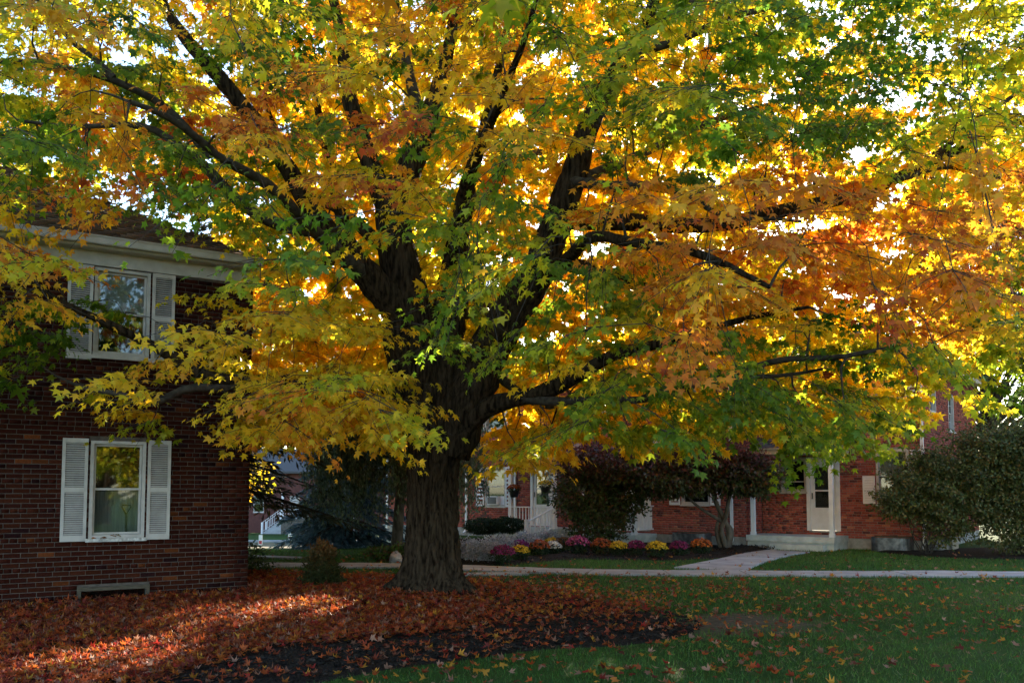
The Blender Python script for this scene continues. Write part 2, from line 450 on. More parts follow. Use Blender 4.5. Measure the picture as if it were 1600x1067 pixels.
def lay_bricks(wallobj, panels, n_ind, hide=()):
    """panels: (Wall, bricklist). The nearest full bricks in view become objects of their own, the rest one mesh."""
    cand = []
    for wi, (W, L) in enumerate(panels):
        for bi, b in enumerate(L):
            if not b[5]: continue
            c = W.p((b[0] + b[1]) / 2, (b[2] + b[3]) / 2)
            px, py, f = project(c)
            if 4 < px < 1596 and 4 < py < 1062 and np.dot(W.N, np.array([0, 0, CAM_H]) - c) > 0 and not any(h[0] < px < h[2] and h[1] < py < h[3] for h in hide):
                cand.append((f, wi, bi))
    cand.sort(); ind = {(w, b) for _, w, b in cand[:n_ind]}
    V = []; C = []; meshes = {}
    rr = random.Random(3)
    for wi, (W, L) in enumerate(panels):
        for bi, b in enumerate(L):
            pr = rr.uniform(0.005, 0.0095)
            if (wi, bi) in ind:
                key = tuple(int(math.floor(math.log(max(x, 1e-3)) * 3.2)) for x in b[4])
                if key not in meshes:
                    g = G(); w, h = (STR - JT) / 2, (ROW - JT) / 2
                    e = 0.0035
                    g.add([(-w, -.02, -h), (w, -.02, -h), (w, -.02, h), (-w, -.02, h), (-w, .004, -h), (w, .004, -h), (w, .004, h), (-w, .004, h), (-w + e, .008, -h + e), (w - e, .008, -h + e), (w - e, .008, h - e), (-w + e, .008, h - e)],
                          [(0, 1, 5, 4), (1, 2, 6, 5), (2, 3, 7, 6), (3, 0, 4, 7), (4, 5, 9, 8), (5, 6, 10, 9), (6, 7, 11, 10), (7, 4, 8, 11), (8, 9, 10, 11)])
                    g.f = [tuple(reversed(f)) for f in g.f]
                    me = g.mesh("brick"); a = me.color_attributes.new("Col", 'FLOAT_COLOR', 'POINT')
                    a.data.foreach_set("color", np.array([(*b[4], 1)] * 12, np.float32).ravel()); meshes[key] = me
                add("brick", meshes[key], M_brick, wallobj, W.mat((b[0] + b[1]) / 2, (b[2] + b[3]) / 2, pr - 0.008))
            else:
                for (u, z) in ((b[0], b[2]), (b[1], b[2]), (b[1], b[3]), (b[0], b[3])): V.append(W.p(u, z, -0.004))
                for (u, z) in ((b[0], b[2]), (b[1], b[2]), (b[1], b[3]), (b[0], b[3])): V.append(W.p(u, z, pr))
                C += [b[4]] * 8
    n = len(V) // 8; o = np.arange(n)[:, None, None] * 8
    Fq = (np.array([[4, 5, 6, 7], [0, 1, 5, 4], [1, 2, 6, 5], [2, 3, 7, 6], [3, 0, 4, 7]])[None] + o).reshape(-1, 4)
    add("brickwork", mesh_np("brickwork", np.array(V), Fq, np.array(C)), M_brick, wallobj, kind="stuff")
def window(house, W, u0, u1, z0, z1, blind=None, grid=False, glass=None, casing=0.045, sill=True, mat=None, inner=0.5, mid=0.5):
    """double-hung window: casing, two sashes, panes and sill set into the wall opening"""
    mat = mat or M_white; glass = glass or M_glass
    g = G(); c = casing
    W.box(g, u0, u0 + c, z0, z1, -.10, .012); W.box(g, u1 - c, u1, z0, z1, -.10, .012)
    W.box(g, u0 + c, u1 - c, z1 - c, z1, -.10, .012); W.box(g, u0 + c, u1 - c, z0, z0 + c, -.10, .006)
    wo = add("window", g.mesh("window_casing"), mat, house)
    a, b = u0 + c + .004, u1 - c - .004; m = z0 + (z1 - z0) * mid
    for k, (c0, c1, nn) in enumerate(((m - .012, z1 - c - .004, -.045), (z0 + c + .004, m + .022, -.075))):
        g = G(); s = .03
        W.box(g, a, a + s, c0, c1, nn - .025, nn); W.box(g, b - s, b, c0, c1, nn - .025, nn)
        W.box(g, a + s, b - s, c0, c0 + s, nn - .025, nn); W.box(g, a + s, b - s, c1 - s, c1, nn - .025, nn)
        if grid:
            W.box(g, (a + b) / 2 - .008, (a + b) / 2 + .008, c0 + s, c1 - s, nn - .02, nn - .004)
            W.box(g, a + s, b - s, (c0 + c1) / 2 - .008, (c0 + c1) / 2 + .008, nn - .021, nn - .005)
        add("sash", g.mesh("sash"), mat, wo)
        p = G(); W.box(p, a + s - .004, b - s + .004, c0 + s - .004, c1 - s + .004, nn - .016, nn - .012)
        add("pane", p.mesh("pane"), glass, wo)
    if sill:
        g = G(); W.box(g, u0 - .035, u1 + .035, z0 - .05, z0 - .001, -.06, .055)
        add("sill", g.mesh("sill"), M_sill if sill == 2 else mat, wo)
    g = G(); W.box(g, u0 - .3, u1 + .3, z0 - .3, z1 + .3, -1.3, -1.28)
    W.box(g, u0 - .32, u0 - .3, z0 - .3, z1 + .3, -1.3, -.23); W.box(g, u1 + .3, u1 + .32, z0 - .3, z1 + .3, -1.3, -.23)
    W.box(g, u0 - .32, u1 + .32, z0 - .32, z0 - .3, -1.3, -.23); W.box(g, u0 - .32, u1 + .32, z1 + .3, z1 + .32, -1.3, -.23)
    add("room", g.mesh("room"), M_dark, wo)
    if blind:
        g = G()
        lo = z0 + (z1 - z0) * (1 - blind[1])
        n = 14
        for k in range(n):   # folds
            ua, ub = a + (b - a) * k / n, a + (b - a) * (k + 1) / n
            W.box(g, ua, ub, lo, z1 - c, -.16 - .012 * (k % 2), -.14 - .012 * (k % 2))
        add("curtain", g.mesh("curtain"), blind[0], wo)
    return wo
def shutter(house, W, u0, u1, z0, z1, nslat, mat=None, objs=True, panels=2):
    mat = mat or M_white
    g = G(); s = .042
    W.box(g, u0, u0 + s, z0, z1, .012, .045); W.box(g, u1 - s, u1, z0, z1, .012, .045)
    W.box(g, u0 + s, u1 - s, z0, z0 + .085, .012, .043); W.box(g, u0 + s, u1 - s, z1 - .06, z1, .012, .043)
    ranges = [(z0 + .085, z1 - .06)]
    if panels == 2:
        m = z0 + (z1 - z0) * .5
        W.box(g, u0 + s, u1 - s, m - .035, m + .035, .012, .043); ranges = [(z0 + .085, m - .035), (m + .035, z1 - .06)]
    so = add("shutter", g.mesh("shutter"), mat, house)
    w = (u1 - u0) / 2 - s - .001
    sl = G(); ang = .75
    for sx in (-w, w): sl.v += [(sx, -.014, .016), (sx, -.010, .018), (sx, .014, -.012), (sx, .010, -.015)]
    sl.f = [(0, 1, 5, 4), (1, 2, 6, 5), (2, 3, 7, 6), (3, 0, 4, 7)]
    sl.v = [(x, y, z * (.72 if nslat > 12 else 2.0)) for x, y, z in sl.v]
    me = sl.mesh("slat")
    for (a, b) in ranges:
        for k in range(nslat):
            z = a + (b - a) * (k + .5) / nslat
            add("slat", me, mat, so, W.mat((u0 + u1) / 2, z, .028))
    return so
def shingle_roof(roof, O, U, Vd, width, length, clip, n_ind, colors, seed, hide=None):
    """asphalt tabs laid course by course on the plane O + U*u + V*v; clip(u, v) tells where the plane is roofed"""
    r = random.Random(seed); O, U, Vd = map(lambda q: np.array(q, float), (O, U, Vd)); N = np.cross(U, Vd)
    if N[2] < 0: N = -N
    exp_, tab = 0.135, 0.305; tabs = []
    for k in range(int(length / exp_)):
        u = -tab * (k % 3) / 3 - r.uniform(0, .02)
        while u < width:
            a, b = max(u, 0), min(u + tab - .006, width); v = k * exp_
            if b - a > .03 and clip((a + b) / 2, v + exp_ / 2):
                tabs.append((a, b, v, r.choice(colors), r.uniform(.85, 1.15), r.uniform(0, .003)))
            u += tab
    def corners(t):
        a, b, v, c, j, l = t
        lo = [O + U * x + Vd * y + N * z for (x, y, z) in ((a, v - .004, .006 + l), (b, v - .004, .006 + l), (b, v + exp_, -.001), (a, v + exp_, -.001))]
        hi = [O + U * x + Vd * y + N * z for (x, y, z) in ((a, v - .004, .013 + l), (b, v - .004, .013 + l), (b, v + exp_, .005), (a, v + exp_, .005))]
        return lo + hi
    idx = []
    if n_ind:
        for i, t in enumerate(tabs):
            if abs((t[1] - t[0]) - (tab - .006)) > 1e-3: continue
            px, py, f = project(np.mean(corners(t), 0))
            if 0 < px < 1600 and 0 < py < 1067: idx.append((f, i))
        idx = {i for _, i in sorted(idx)[:n_ind]}
    V = []; C = []; FB = np.array([[0, 3, 2, 1], [4, 5, 6, 7], [0, 1, 5, 4], [1, 2, 6, 5], [2, 3, 7, 6], [3, 0, 4, 7]]); cache = {}
    Rm = Matrix(((U[0], Vd[0], N[0]), (U[1], Vd[1], N[1]), (U[2], Vd[2], N[2]))).to_4x4()
    for i, t in enumerate(tabs):
        if i in idx:
            key = (t[3], round(t[4] * 10))
            if key not in cache:
                h = (tab - .006) / 2
                v = [(-h, -.004, .006), (h, -.004, .006), (h, exp_, -.001), (-h, exp_, -.001), (-h, -.004, .013), (h, -.004, .013), (h, exp_, .005), (-h, exp_, .005)]
                cache[key] = mesh_np("shingle", v, FB, np.tile(np.array(t[3]) * t[4], (8, 1)))
            p = O + U * (t[0] + t[1]) / 2 + Vd * t[2] + N * t[5]
            add("shingle", cache[key], M_shingle, roof, Matrix.Translation(p) @ Rm)
        else:
            V += corners(t); C += [np.array(t[3]) * t[4]] * 8
    if V:
        n = len(V) // 8; Fq = (FB[None] + np.arange(n)[:, None, None] * 8).reshape(-1, 4)
        add("shingle_courses", mesh_np("shingle_courses", np.array(V), Fq, np.array(C)), M_shingle, roof, kind="stuff")
def rail_run(house, p0, p1, h, nb, mat=None, bottom=0.08):
    """a railing part with its balusters from p0 to p1 (foot points), following their slope"""
    mat = mat or M_white2
    p0, p1 = np.array(p0, float), np.array(p1, float); d = p1 - p0; L = np.hypot(d[0], d[1]); t = np.array([d[0] / L, d[1] / L, 0]); s = np.array([-t[1], t[0], 0])
    up = np.array([0, 0, 1.0]); g = G()
    for z, w, th in ((h, .035, .04), (bottom + .04, .022, .04)):
        a, b = p0 + up * (z - th), p1 + up * (z - th)
        g.hexa([a - s * w, b - s * w, b + s * w, a + s * w, a - s * w + up * th, b - s * w + up * th, b + s * w + up * th, a + s * w + up * th])
    ro = add("railing", g.mesh("railing"), mat, house)
    bm = G().box(-.014, .014, -.014, .014, bottom + .03, h - .03).mesh("baluster")
    ang = math.atan2(t[1], t[0])
    for k in range(nb):
        q = p0 + d * (k + .5) / nb
        add("baluster", bm, mat, ro, Matrix.Translation(q) @ Matrix.Rotation(ang, 4, 'Z'))
    return ro
def post(house, name, W, u, n, z0, z1, w=0.055, mat=None):
    g = G(); W.box(g, u - w, u + w, z0, z1, n - w, n + w)
    W.box(g, u - w - .012, u + w + .012, z0, z0 + .09, n - w - .012, n + w + .012)
    return add(name, g.mesh(name), mat or M_white2, house)
def downspout(house, W, u, z0, z1, n=.05, mat=None):
    g = G(); W.box(g, u - .04, u + .04, z0 + .15, z1, n - .03, n + .03)
    g.hexa([W.p(u - .04, z0 + .15, n - .03), W.p(u + .04, z0 + .15, n - .03), W.p(u + .04, z0 + .15, n + .03), W.p(u - .04, z0 + .15, n + .03),
            W.p(u - .038, z0 + .02, n + .08), W.p(u + .038, z0 + .02, n + .08), W.p(u + .038, z0 + .05, n + .16), W.p(u - .038, z0 + .05, n + .16)])
    for z in (z0 + .5, (z0 + z1) / 2, z1 - .6): W.box(g, u - .05, u + .05, z, z + .03, .008, n + .033)
    return add("downspout", g.mesh("downspout"), mat or M_white2, house)

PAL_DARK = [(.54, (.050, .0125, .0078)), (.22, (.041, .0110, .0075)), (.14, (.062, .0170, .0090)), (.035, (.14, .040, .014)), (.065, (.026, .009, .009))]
PAL_RED = [(.46, (.400, .100, .074)), (.24, (.340, .086, .066)), (.14, (.430, .125, .086)), (.06, (.46, .165, .095)), (.10, (.18, .062, .058))]

# ---- brick house on the left
LC = np.array([-4.10, 12.985]); LA = -np.array([.8596, .5109]); LN = np.array([.5109, -.8596])
WL = Wall(LC, LA, LN)
house1 = thing("brick_house", (*LC, 0), "dark red brick house with cream louvred shutters, close beside the maple", "house")
LEN1, EAVE1 = 9.0, 4.86
op1 = [(1.49, 2.22, .93, 2.32), (1.49, 2.235, 3.55, 4.83), (1.40, 2.34, -.1, .25)]
g = G(); wall_slab(g, WL, 0, LEN1, -.4, EAVE1 + .3, op1)
WL2 = Wall(LC, -LN, -LA)        # its far side, running back from the corner
wall_slab(g, WL2, 0, 8.5, -.4, EAVE1 + .3, [])
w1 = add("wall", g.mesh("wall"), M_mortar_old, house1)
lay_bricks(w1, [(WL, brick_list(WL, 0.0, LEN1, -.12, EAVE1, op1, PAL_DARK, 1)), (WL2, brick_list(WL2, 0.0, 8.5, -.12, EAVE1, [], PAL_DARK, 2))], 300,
           hide=[(92, 680, 272, 850), (92, 395, 275, 565), (110, 905, 240, 950), (0, 0, 400, 620)])
window(house1, WL, *op1[0], blind=None, sill=2, mid=.5)
wu = window(house1, WL, *op1[1], blind=(M_blind, .5), sill=1)
for (a, b) in ((2.25, 2.575), (1.15, 1.465)):
    shutter(house1, WL, a, b, .895, 2.345, 20); shutter(house1, WL, a, b, 3.475, 4.835, 19)
g = G(); WL.box(g, -.03, LEN1, EAVE1 - .01, EAVE1 + .19, .002, .03); WL2.box(g, -.002, 8.5, EAVE1 - .01, EAVE1 + .19, .002, .03)
add("frieze_board", g.mesh("frieze_board"), M_white, house1)
g = G(); WL.box(g, -.05, LEN1, EAVE1 + .19, EAVE1 + .215, -.1, .22); WL2.box(g, -.1, 8.5, EAVE1 + .192, EAVE1 + .213, -.1, .048)
add("soffit", g.mesh("soffit"), M_white, house1)
g = G(); WL.box(g, -.06, LEN1, EAVE1 + .2, EAVE1 + .34, .22, .245); WL2.box(g, -.244, 8.5, EAVE1 + .2, EAVE1 + .34, .05, .074)
add("fascia", g.mesh("fascia"), M_white, house1)
g = G()
for (W, a, b) in ((WL, -.08, LEN1),):
    W.box(g, a, b, EAVE1 + .225, EAVE1 + .235, .246, .33); W.box(g, a, b, EAVE1 + .235, EAVE1 + .335, .33, .342); W.box(g, a, b, EAVE1 + .325, EAVE1 + .345, .343, .355)
add("gutter", g.mesh("gutter"), M_white, house1)
# hip roof
PIT = 0.55; EZ = EAVE1 + .34
def P3(W, u, z, n): return W.p(u, z, n)
e0 = P3(WL, -.08, EZ, .33); ridge_n = 4.5
hipc = P3(WL, ridge_n + .25, EZ + PIT * (ridge_n + .33), -ridge_n)
e1 = P3(WL, LEN1, EZ, .33); e1b = P3(WL, LEN1, EZ + PIT * (ridge_n + .33), -ridge_n)
e2 = P3(WL2, 9.33, EZ, .08)
g = G(); dn = np.array([0, 0, -.03])
tops = [e0, e1, e1b, hipc, e2]
g.add([p for p in tops] + [p + dn for p in tops], [(0, 1, 2, 3), (0, 3, 4), (8, 7, 6, 5), (9, 8, 5), (0, 5, 6, 1), (0, 4, 9, 5)])
roof1 = add("roof", g.mesh("roof"), plain("roof_felt", (.05, .04, .035), None, .95), house1)
SHC = [(.13, .085, .06), (.11, .075, .055), (.15, .10, .068), (.095, .066, .052)]
cs = 1 / math.sqrt(1 + PIT * PIT)
upv = (-WL.N + np.array([0, 0, PIT])) * cs
shingle_roof(roof1, e0, WL.A, upv, LEN1 + .08, (ridge_n + .33) / cs, lambda u, v: u > v * cs - .05, 300, SHC, 5)
upv2 = (-WL2.N + np.array([0, 0, PIT])) * cs
shingle_roof(roof1, e0, WL2.A, upv2, 9.66, (ridge_n + .33) / cs, lambda u, v: u > v * cs - .02 and u < 9.66 - v * cs, 0, SHC, 6)
# basement light with its wooden frame
g = G(); u0, u1, z0, z1 = op1[2]
WL.box(g, u0, u0 + .05, z0, z1, -.08, .06); WL.box(g, u1 - .05, u1, z0, z1, -.08, .06); WL.box(g, u0 + .05, u1 - .05, z1 - .055, z1, -.08, .055)
bw = add("basement_window", g.mesh("basement_window"), M_wood, house1)
g = G(); WL.box(g, u0 + .05, u1 - .05, z0, z1 - .055, -.05, -.045); add("pane", g.mesh("pane"), M_glass, bw)
g = G(); WL.box(g, u0, u1, z0, z1, -.5, -.48); add("room", g.mesh("room"), M_dark, bw)
# shovel and drape seen through the ground floor window
sv = thing("shovel", WL.p(1.72, .98, -.28), "black D-handled shovel standing inside the ground floor window", "shovel")
g = G(); g.tube([WL.p(1.70, .75, -.30), WL.p(1.705, 1.27, -.27)], .014, 8); add("shaft", g.mesh("shaft", True), M_black, sv)
g = G(); h = [WL.p(1.705, 1.26, -.27), WL.p(1.735, 1.31, -.27), WL.p(1.765, 1.37, -.27), WL.p(1.76, 1.39, -.27), WL.p(1.65, 1.39, -.27), WL.p(1.645, 1.37, -.27), WL.p(1.675, 1.31, -.27), WL.p(1.705, 1.26, -.27)]
g.tube(h, .010, 6); add("handle", g.mesh("handle", True), M_black, sv)
g = G(); WL.box(g, 1.62, 1.79, .5, .76, -.33, -.315); add("blade", g.mesh("blade"), M_steel, sv)
g = G()
for k in range(16):
    a0, a1 = 1.53 + .6 * k / 16, 1.53 + .6 * (k + 1) / 16
    WL.box(g, a0, a1, .94, 1.60, -.46 - .018 * (k % 2), -.44 - .018 * (k % 2))
tag(add("drape", g.mesh("drape"), M_curtain), "pale drape hanging behind the shovel in the window", "curtain")

# ---- brick row house at the back
BA = np.array([.788, -.616]); BB = np.array([.616, .788]); PM = np.array([8.96, 22.25]); PR = PM + BB * 1.2
WM, WR = Wall(PM, BA, -BB), Wall(PR, BA, -BB)
UL, UC, UR = -17.9, -2.83, 1.64
row = thing("brick_row_house", (*PM, 0), "long red brick row house with white porches and doors behind the lawn", "house")
EAVE2 = 5.25
opM = [(-12.6, -11.66, 1.06, 2.45), (-12.6, -11.66, 3.78, 5.0), (-10.5, -9.62, .42, 2.62), (-6.75, -5.95, .4, 2.55), (-4.86, -3.95, 1.2, 2.45), (-4.86, -3.95, 3.78, 5.0), (-8.3, -7.4, 3.78, 5.0), (-15.9, -15.0, 1.06, 2.45), (-15.9, -15.0, 3.78, 5.0)]
opR = [(-2.24, -1.5, 1.58, 2.55), (-1.44, -.60, .47, 2.47), (.42, 1.27, 1.24, 2.74), (.42, 1.27, 3.82, 5.0), (-1.9, -1.05, 3.82, 5.0)]
WS = Wall(WR.p(UR, 0)[:2], BB, BA)                       # right-hand gable side, running back from the corner
opS = [(.85, 1.65, 3.8, 5.0), (3.4, 4.2, 3.4, 4.5)]
WT = Wall(WM.p(UC, 0)[:2], BB, BA)                       # the step between the two fronts
WE = Wall(WM.p(UL, 0)[:2], BB, -BA)
g = G(); T = .22
wall_slab(g, WM, UL, UC, .27, EAVE2, opM); wall_slab(g, WR, UC, UR, .27, EAVE2, opR); wall_slab(g, WS, 0, 8.0, .27, EAVE2, opS)
wall_slab(g, WT, 0.003, 1.2, .27, EAVE2, []); wall_slab(g, WE, 0.003, 8.0, .27, EAVE2, [])
wrow = add("wall", g.mesh("wall"), M_mortar, row)
lay_bricks(wrow, [(WM, brick_list(WM, UL, UC, .29, EAVE2, opM, PAL_RED, 3)), (WR, brick_list(WR, UC + .012, UR, .29, EAVE2, opR, PAL_RED, 4)),
                  (WS, brick_list(WS, 0.0, 8.0, .29, EAVE2, opS, PAL_RED, 5)), (WT, brick_list(WT, 0, 1.19, .29, EAVE2, [], PAL_RED, 6)), (WE, brick_list(WE, 0, 8, .29, EAVE2, [], PAL_RED, 7))], 300,
           hide=[(0, 0, 1600, 655), (1442, 0, 1600, 900), (0, 0, 1180, 1000), (1200, 650, 1345, 740)])
g = G()
WM.box(g, UL, UC, -.9, .27, -T, .02); WR.box(g, UC + .02, UR, -.9, .27, -T, .02); WS.box(g, .02, 8, -.9, .27, -T, .021); WE.box(g, .02, 8, -3, .27, -T, .021); WT.box(g, .02, 1.18, -.9, .27, -T, .021)
add("foundation", g.mesh("foundation"), M_found, row)
window(row, WM, *opM[0], blind=(M_blind, .45)); window(row, WM, *opM[1], blind=(M_blind, .6)); window(row, WM, *opM[4], grid=False); window(row, WM, *opM[5], blind=(M_blind, .5))
for k in (6, 7, 8): window(row, WM, *opM[k], blind=(M_blind, .5))
window(row, WR, *opR[0], blind=None, mid=.3); window(row, WR, *opR[2], blind=(M_curtain, .5), casing=.07); window(row, WR, *opR[3], blind=(M_blind, .6), grid=True); window(row, WR, *opR[4], blind=(M_blind, .5))
for o in opS: window(row, WS, *o, blind=(M_blind, .5), grid=True)
for (W, a, b, z0, z1) in ((WM, -13.0, -12.63, 1.04, 2.45), (WM, -11.63, -11.3, 1.04, 2.45), (WM, -5.25, -4.9, 1.18, 2.45), (WM, -3.92, -3.6, 1.18, 2.45), (WR, .07, .39, 1.25, 2.02), (WR, 1.30, 1.6, 1.25, 2.72), (WR, -2.6, -2.27, 1.6, 2.5), (WR, .07, .39, 3.8, 5.0), (WR, 1.3, 1.6, 3.8, 5.0), (WM, -13.0, -12.63, 3.78, 5.0), (WM, -11.63, -11.3, 3.78, 5.0)):
    shutter(row, W, a, b, z0, z1, 9, M_white2, panels=1)
def door(W, u0, u1, z0, z1, number=None, grid=True):
    g = G(); c = .06
    W.box(g, u0 - .05, u0 + c, z0, z1 + .10, -.1, .03); W.box(g, u1 - c, u1 + .05, z0, z1 + .10, -.1, .03); W.box(g, u0 + c, u1 - c, z1 - c, z1 + .10, -.1, .028)
    d = add("door", g.mesh("door_frame"), M_white2, row)
    a, b, s = u0 + c + .003, u1 - c - .003, .12; zt = z1 - c - .003; zm = z0 + (zt - z0) * .58; zl = z0 + (zt - z0) * .34
    g = G(); W.box(g, a, b, z0 + .02, zl, -.045, -.005); W.box(g, a, a + s, zl, zt, -.045, -.005); W.box(g, b - s, b, zl, zt, -.045, -.005)
    W.box(g, a + s, b - s, zt - s, zt, -.045, -.006); W.box(g, a + s, b - s, zm, zm + .045, -.045, -.006)
    add("storm_door", g.mesh("storm_door"), M_white2, d)
    for (c0, c1) in ((zl, zm), (zm + .045, zt - s)):
        g = G(); W.box(g, a + s, b - s, c0, c1, -.03, -.026); add("pane", g.mesh("pane"), M_glass2, d)
    g = G(); W.box(g, a, b, z0 + .02, zt, -.14, -.10); add("inner_door", g.mesh("inner_door"), plain("inner_door", (.40, .36, .33), (.47, .43, .40), .6, 4), d)
    if grid:
        g = G(); m = (a + b) / 2 + .03
        W.box(g, m - .01, m + .01, zm + .05, zt - s, -.098, -.085); W.box(g, a + s, b - s, zm + .25, zm + .27, -.098, -.084); W.box(g, a + s, b - s, zm + .42, zm + .44, -.098, -.084)
        add("muntin", g.mesh("muntin"), M_white, d)
    g = G(); W.box(g, a + .035, a + .06, zl + .25, zl + .42, -.004, .03); add("handle", g.mesh("handle"), M_steel, d)
    if number:
        cu = bpy.data.curves.new("number", 'FONT'); cu.body = number; cu.size = .15; cu.extrude = .003; cu.align_x = 'CENTER'
        to = bpy.data.objects.new("tmp_number", cu); COL.objects.link(to)
        dg = bpy.context.evaluated_depsgraph_get(); me = bpy.data.meshes.new_from_object(to.evaluated_get(dg)); bpy.data.objects.remove(to)
        p = W.p((a + b) / 2, zm - .16, -.096)
        Mx = Matrix(((W.A[0], 0, W.N[0], p[0]), (W.A[1], 0, W.N[1], p[1]), (0, 1, 0, p[2]), (0, 0, 0, 1)))
        me.materials.clear(); add("number", me, M_black, d, Mx)
    return d
door(WR, *opR[1], number="22"); door(WM, *opM[2], grid=False); door(WM, *opM[3])
# porch on the right: two-part slab, step, posts, roof
PD = 1.25
g = G(); WR.box(g, UC + .03, -.35, .2, .36, .021, PD + .06); WR.box(g, UC + .05, -.38, -.1, .2, .022, PD)
add("porch_floor", g.mesh("porch_floor"), M_deck, row)
g = G(); WR.box(g, -2.0, -.55, -.1, .15, PD + .001, PD + .38); add("porch_step", g.mesh("porch_step"), M_deck, row)
post(row, "porch_post", WR, UC + .22, PD - .02, .36, 2.66); post(row, "porch_post", WR, -.42, PD - .02, .36, 2.66)
def porch_roof(W, u0, u1, depth, ze, zw, seed, colors):
    g = G(); W.box(g, u0 - .1, u1 + .1, ze - .02, ze + .14, depth - .02, depth + .03)
    W.box(g, u0 - .1, u1 + .1, ze - .021, ze + .0, .03, depth - .021)
    for (a, b) in ((u0 - .1, u0 - .06), (u1 + .06, u1 + .1)): W.box(g, a, b, ze + .001, ze + .13, .03, depth - .022)
    g.add([W.p(u0 - .14, ze + .14, depth + .12), W.p(u1 + .14, ze + .14, depth + .12), W.p(u1 + .14, zw, .012), W.p(u0 - .14, zw, .012),
           W.p(u0 - .14, ze + .11, depth + .12), W.p(u1 + .14, ze + .11, depth + .12), W.p(u1 + .14, ze + .11, .012), W.p(u0 - .14, ze + .11, .012)],
          [(0, 1, 2, 3), (7, 6, 5, 4), (0, 4, 5, 1), (1, 5, 6, 2), (2, 6, 7, 3), (3, 7, 4, 0)])
    r = add("porch_roof", g.mesh("porch_roof"), M_white, row)
    O = W.p(u0 - .15, ze + .142, depth + .13); up = W.p(u0 - .15, zw + .002, .012) - O; L = np.linalg.norm(up)
    shingle_roof(r, O, W.A, up / L, u1 - u0 + .3, L, lambda u, v: v < L - .13, 90, colors, seed)
    return r
SHB = [(.13, .13, .15), (.105, .107, .125), (.15, .15, .17), (.12, .115, .125)]
porch_roof(WR, UC + .15, -.38, PD, 2.66, 3.25, 21, SHB)
# porch on the left unit with railing, steps and posts
PA = 1.3
g = G(); WM.box(g, -11.62, -8.6, .25, .40, .021, PA + .04); WM.box(g, -11.58, -8.63, -.2, .25, .022, PA - .02); add("porch_floor", g.mesh("porch_floor"), M_deck, row)
for u in (-10.45, -8.68): post(row, "porch_post", WM, u, PA - .05, .40, 2.52, .06)
rail_run(row, WM.p(-10.39, .40, PA - .05), WM.p(-8.74, .40, PA - .05), .70, 13)
porch_roof(WM, -10.6, -8.6, PA, 2.52, 3.28, 22, SHB)
for k in range(2):
    g = G(); WM.box(g, -9.9, -9.0, -.2, .27 - .13 * k, PA + .041 + .3 * k, PA + .341 + .3 * k)
    add("porch_step", g.mesh("porch_step"), M_deck, row)
rail_run(row, WM.p(-8.72, .34, PA + .0), WM.p(-9.0, -.06, PA + .95), .72, 5)
post(row, "stair_post", WM, -9.0, PA + 1.0, -.05, .72, .05)
# porch on the middle unit
g = G(); WM.box(g, -7.6, -5.70, .18, .30, .021, PA + .03); WM.box(g, -7.57, -5.73, -.2, .18, .022, PA); add("porch_floor", g.mesh("porch_floor"), M_deck, row)
post(row, "porch_post", WM, -5.78, PA - .05, .30, 2.6, .06); post(row, "porch_post", WM, -7.52, PA - .05, .30, 2.6, .06)
rail_run(row, WM.p(-7.45, .34, PA - .05), WM.p(-5.85, .34, PA - .05), .82, 12); rail_run(row, WM.p(-5.78, .34, .1), WM.p(-5.78, .34, PA - .12), .82, 6)
porch_roof(WM, -7.6, -5.7, PA, 2.6, 3.3, 23, SHB)
for (W, u) in ((WM, -13.45), (WM, -17.6), (WM, -3.25), (WR, UR - .03)): downspout(row, W, u, 0.05 if u > -17 else -.35, EAVE2)
downspout(row, WM, -11.2, .42, EAVE2)
# main roof with a hip at each end
OV = .35; RZ = 2.0; DP = 8.0
def roof_pts():
    f0, f1 = WM.p(UL - OV, EAVE2, OV), WR.p(UR + OV, EAVE2, OV + 1.2)
    b0, b1 = WM.p(UL - OV, EAVE2, -DP - OV), WM.p(UR + OV, EAVE2, -DP - OV)
    r0, r1 = WM.p(UL + 3.6, EAVE2 + RZ, -DP / 2), WM.p(UR - 3.6, EAVE2 + RZ, -DP / 2)
    return f0, f1, b1, b0, r0, r1
rp = roof_pts(); dn = np.array([0, 0, -.16])
g = G(); g.add(list(rp) + [p + dn for p in rp[:4]], [(0, 1, 5, 4), (1, 2, 5), (2, 3, 4, 5), (3, 0, 4), (0, 6, 7, 1), (1, 7, 8, 2), (2, 8, 9, 3), (3, 9, 6, 0), (9, 8, 7, 6)])
roof2 = add("roof", g.mesh("roof"), M_white, row)
up = rp[4] - WM.p(UL + 3.6, EAVE2, OV); Lr = np.linalg.norm(up); W0 = np.linalg.norm(rp[1] - rp[0]); Ur = (rp[1] - rp[0]) / W0
shingle_roof(roof2, rp[0] + np.array([0, 0, .006]), Ur, up / Lr, W0, Lr, lambda u, v: u > v / Lr * 3.95 and u < W0 - v / Lr * 3.95, 0, [(.08, .075, .075), (.10, .09, .088), (.07, .066, .066)], 8)
g = G(); WM.box(g, UL - OV - .02, UC, EAVE2 - .13, EAVE2 - .01, OV + .003, OV + .10); WR.box(g, UC, UR + OV, EAVE2 - .13, EAVE2 - .01, OV + 1.203, OV + 1.30)
add("gutter", g.mesh("gutter"), M_white2, row)
g = G(); WM.box(g, -8.9, -8.2, EAVE2 + 1.2, EAVE2 + 2.9, -4.4, -3.7); WM.box(g, -8.96, -8.14, EAVE2 + 2.9, EAVE2 + 3.0, -4.46, -3.64)
add("chimney", g.mesh("chimney"), plain("chimney_brick", (.19, .065, .05), (.25, .09, .07), .9, 20), row)
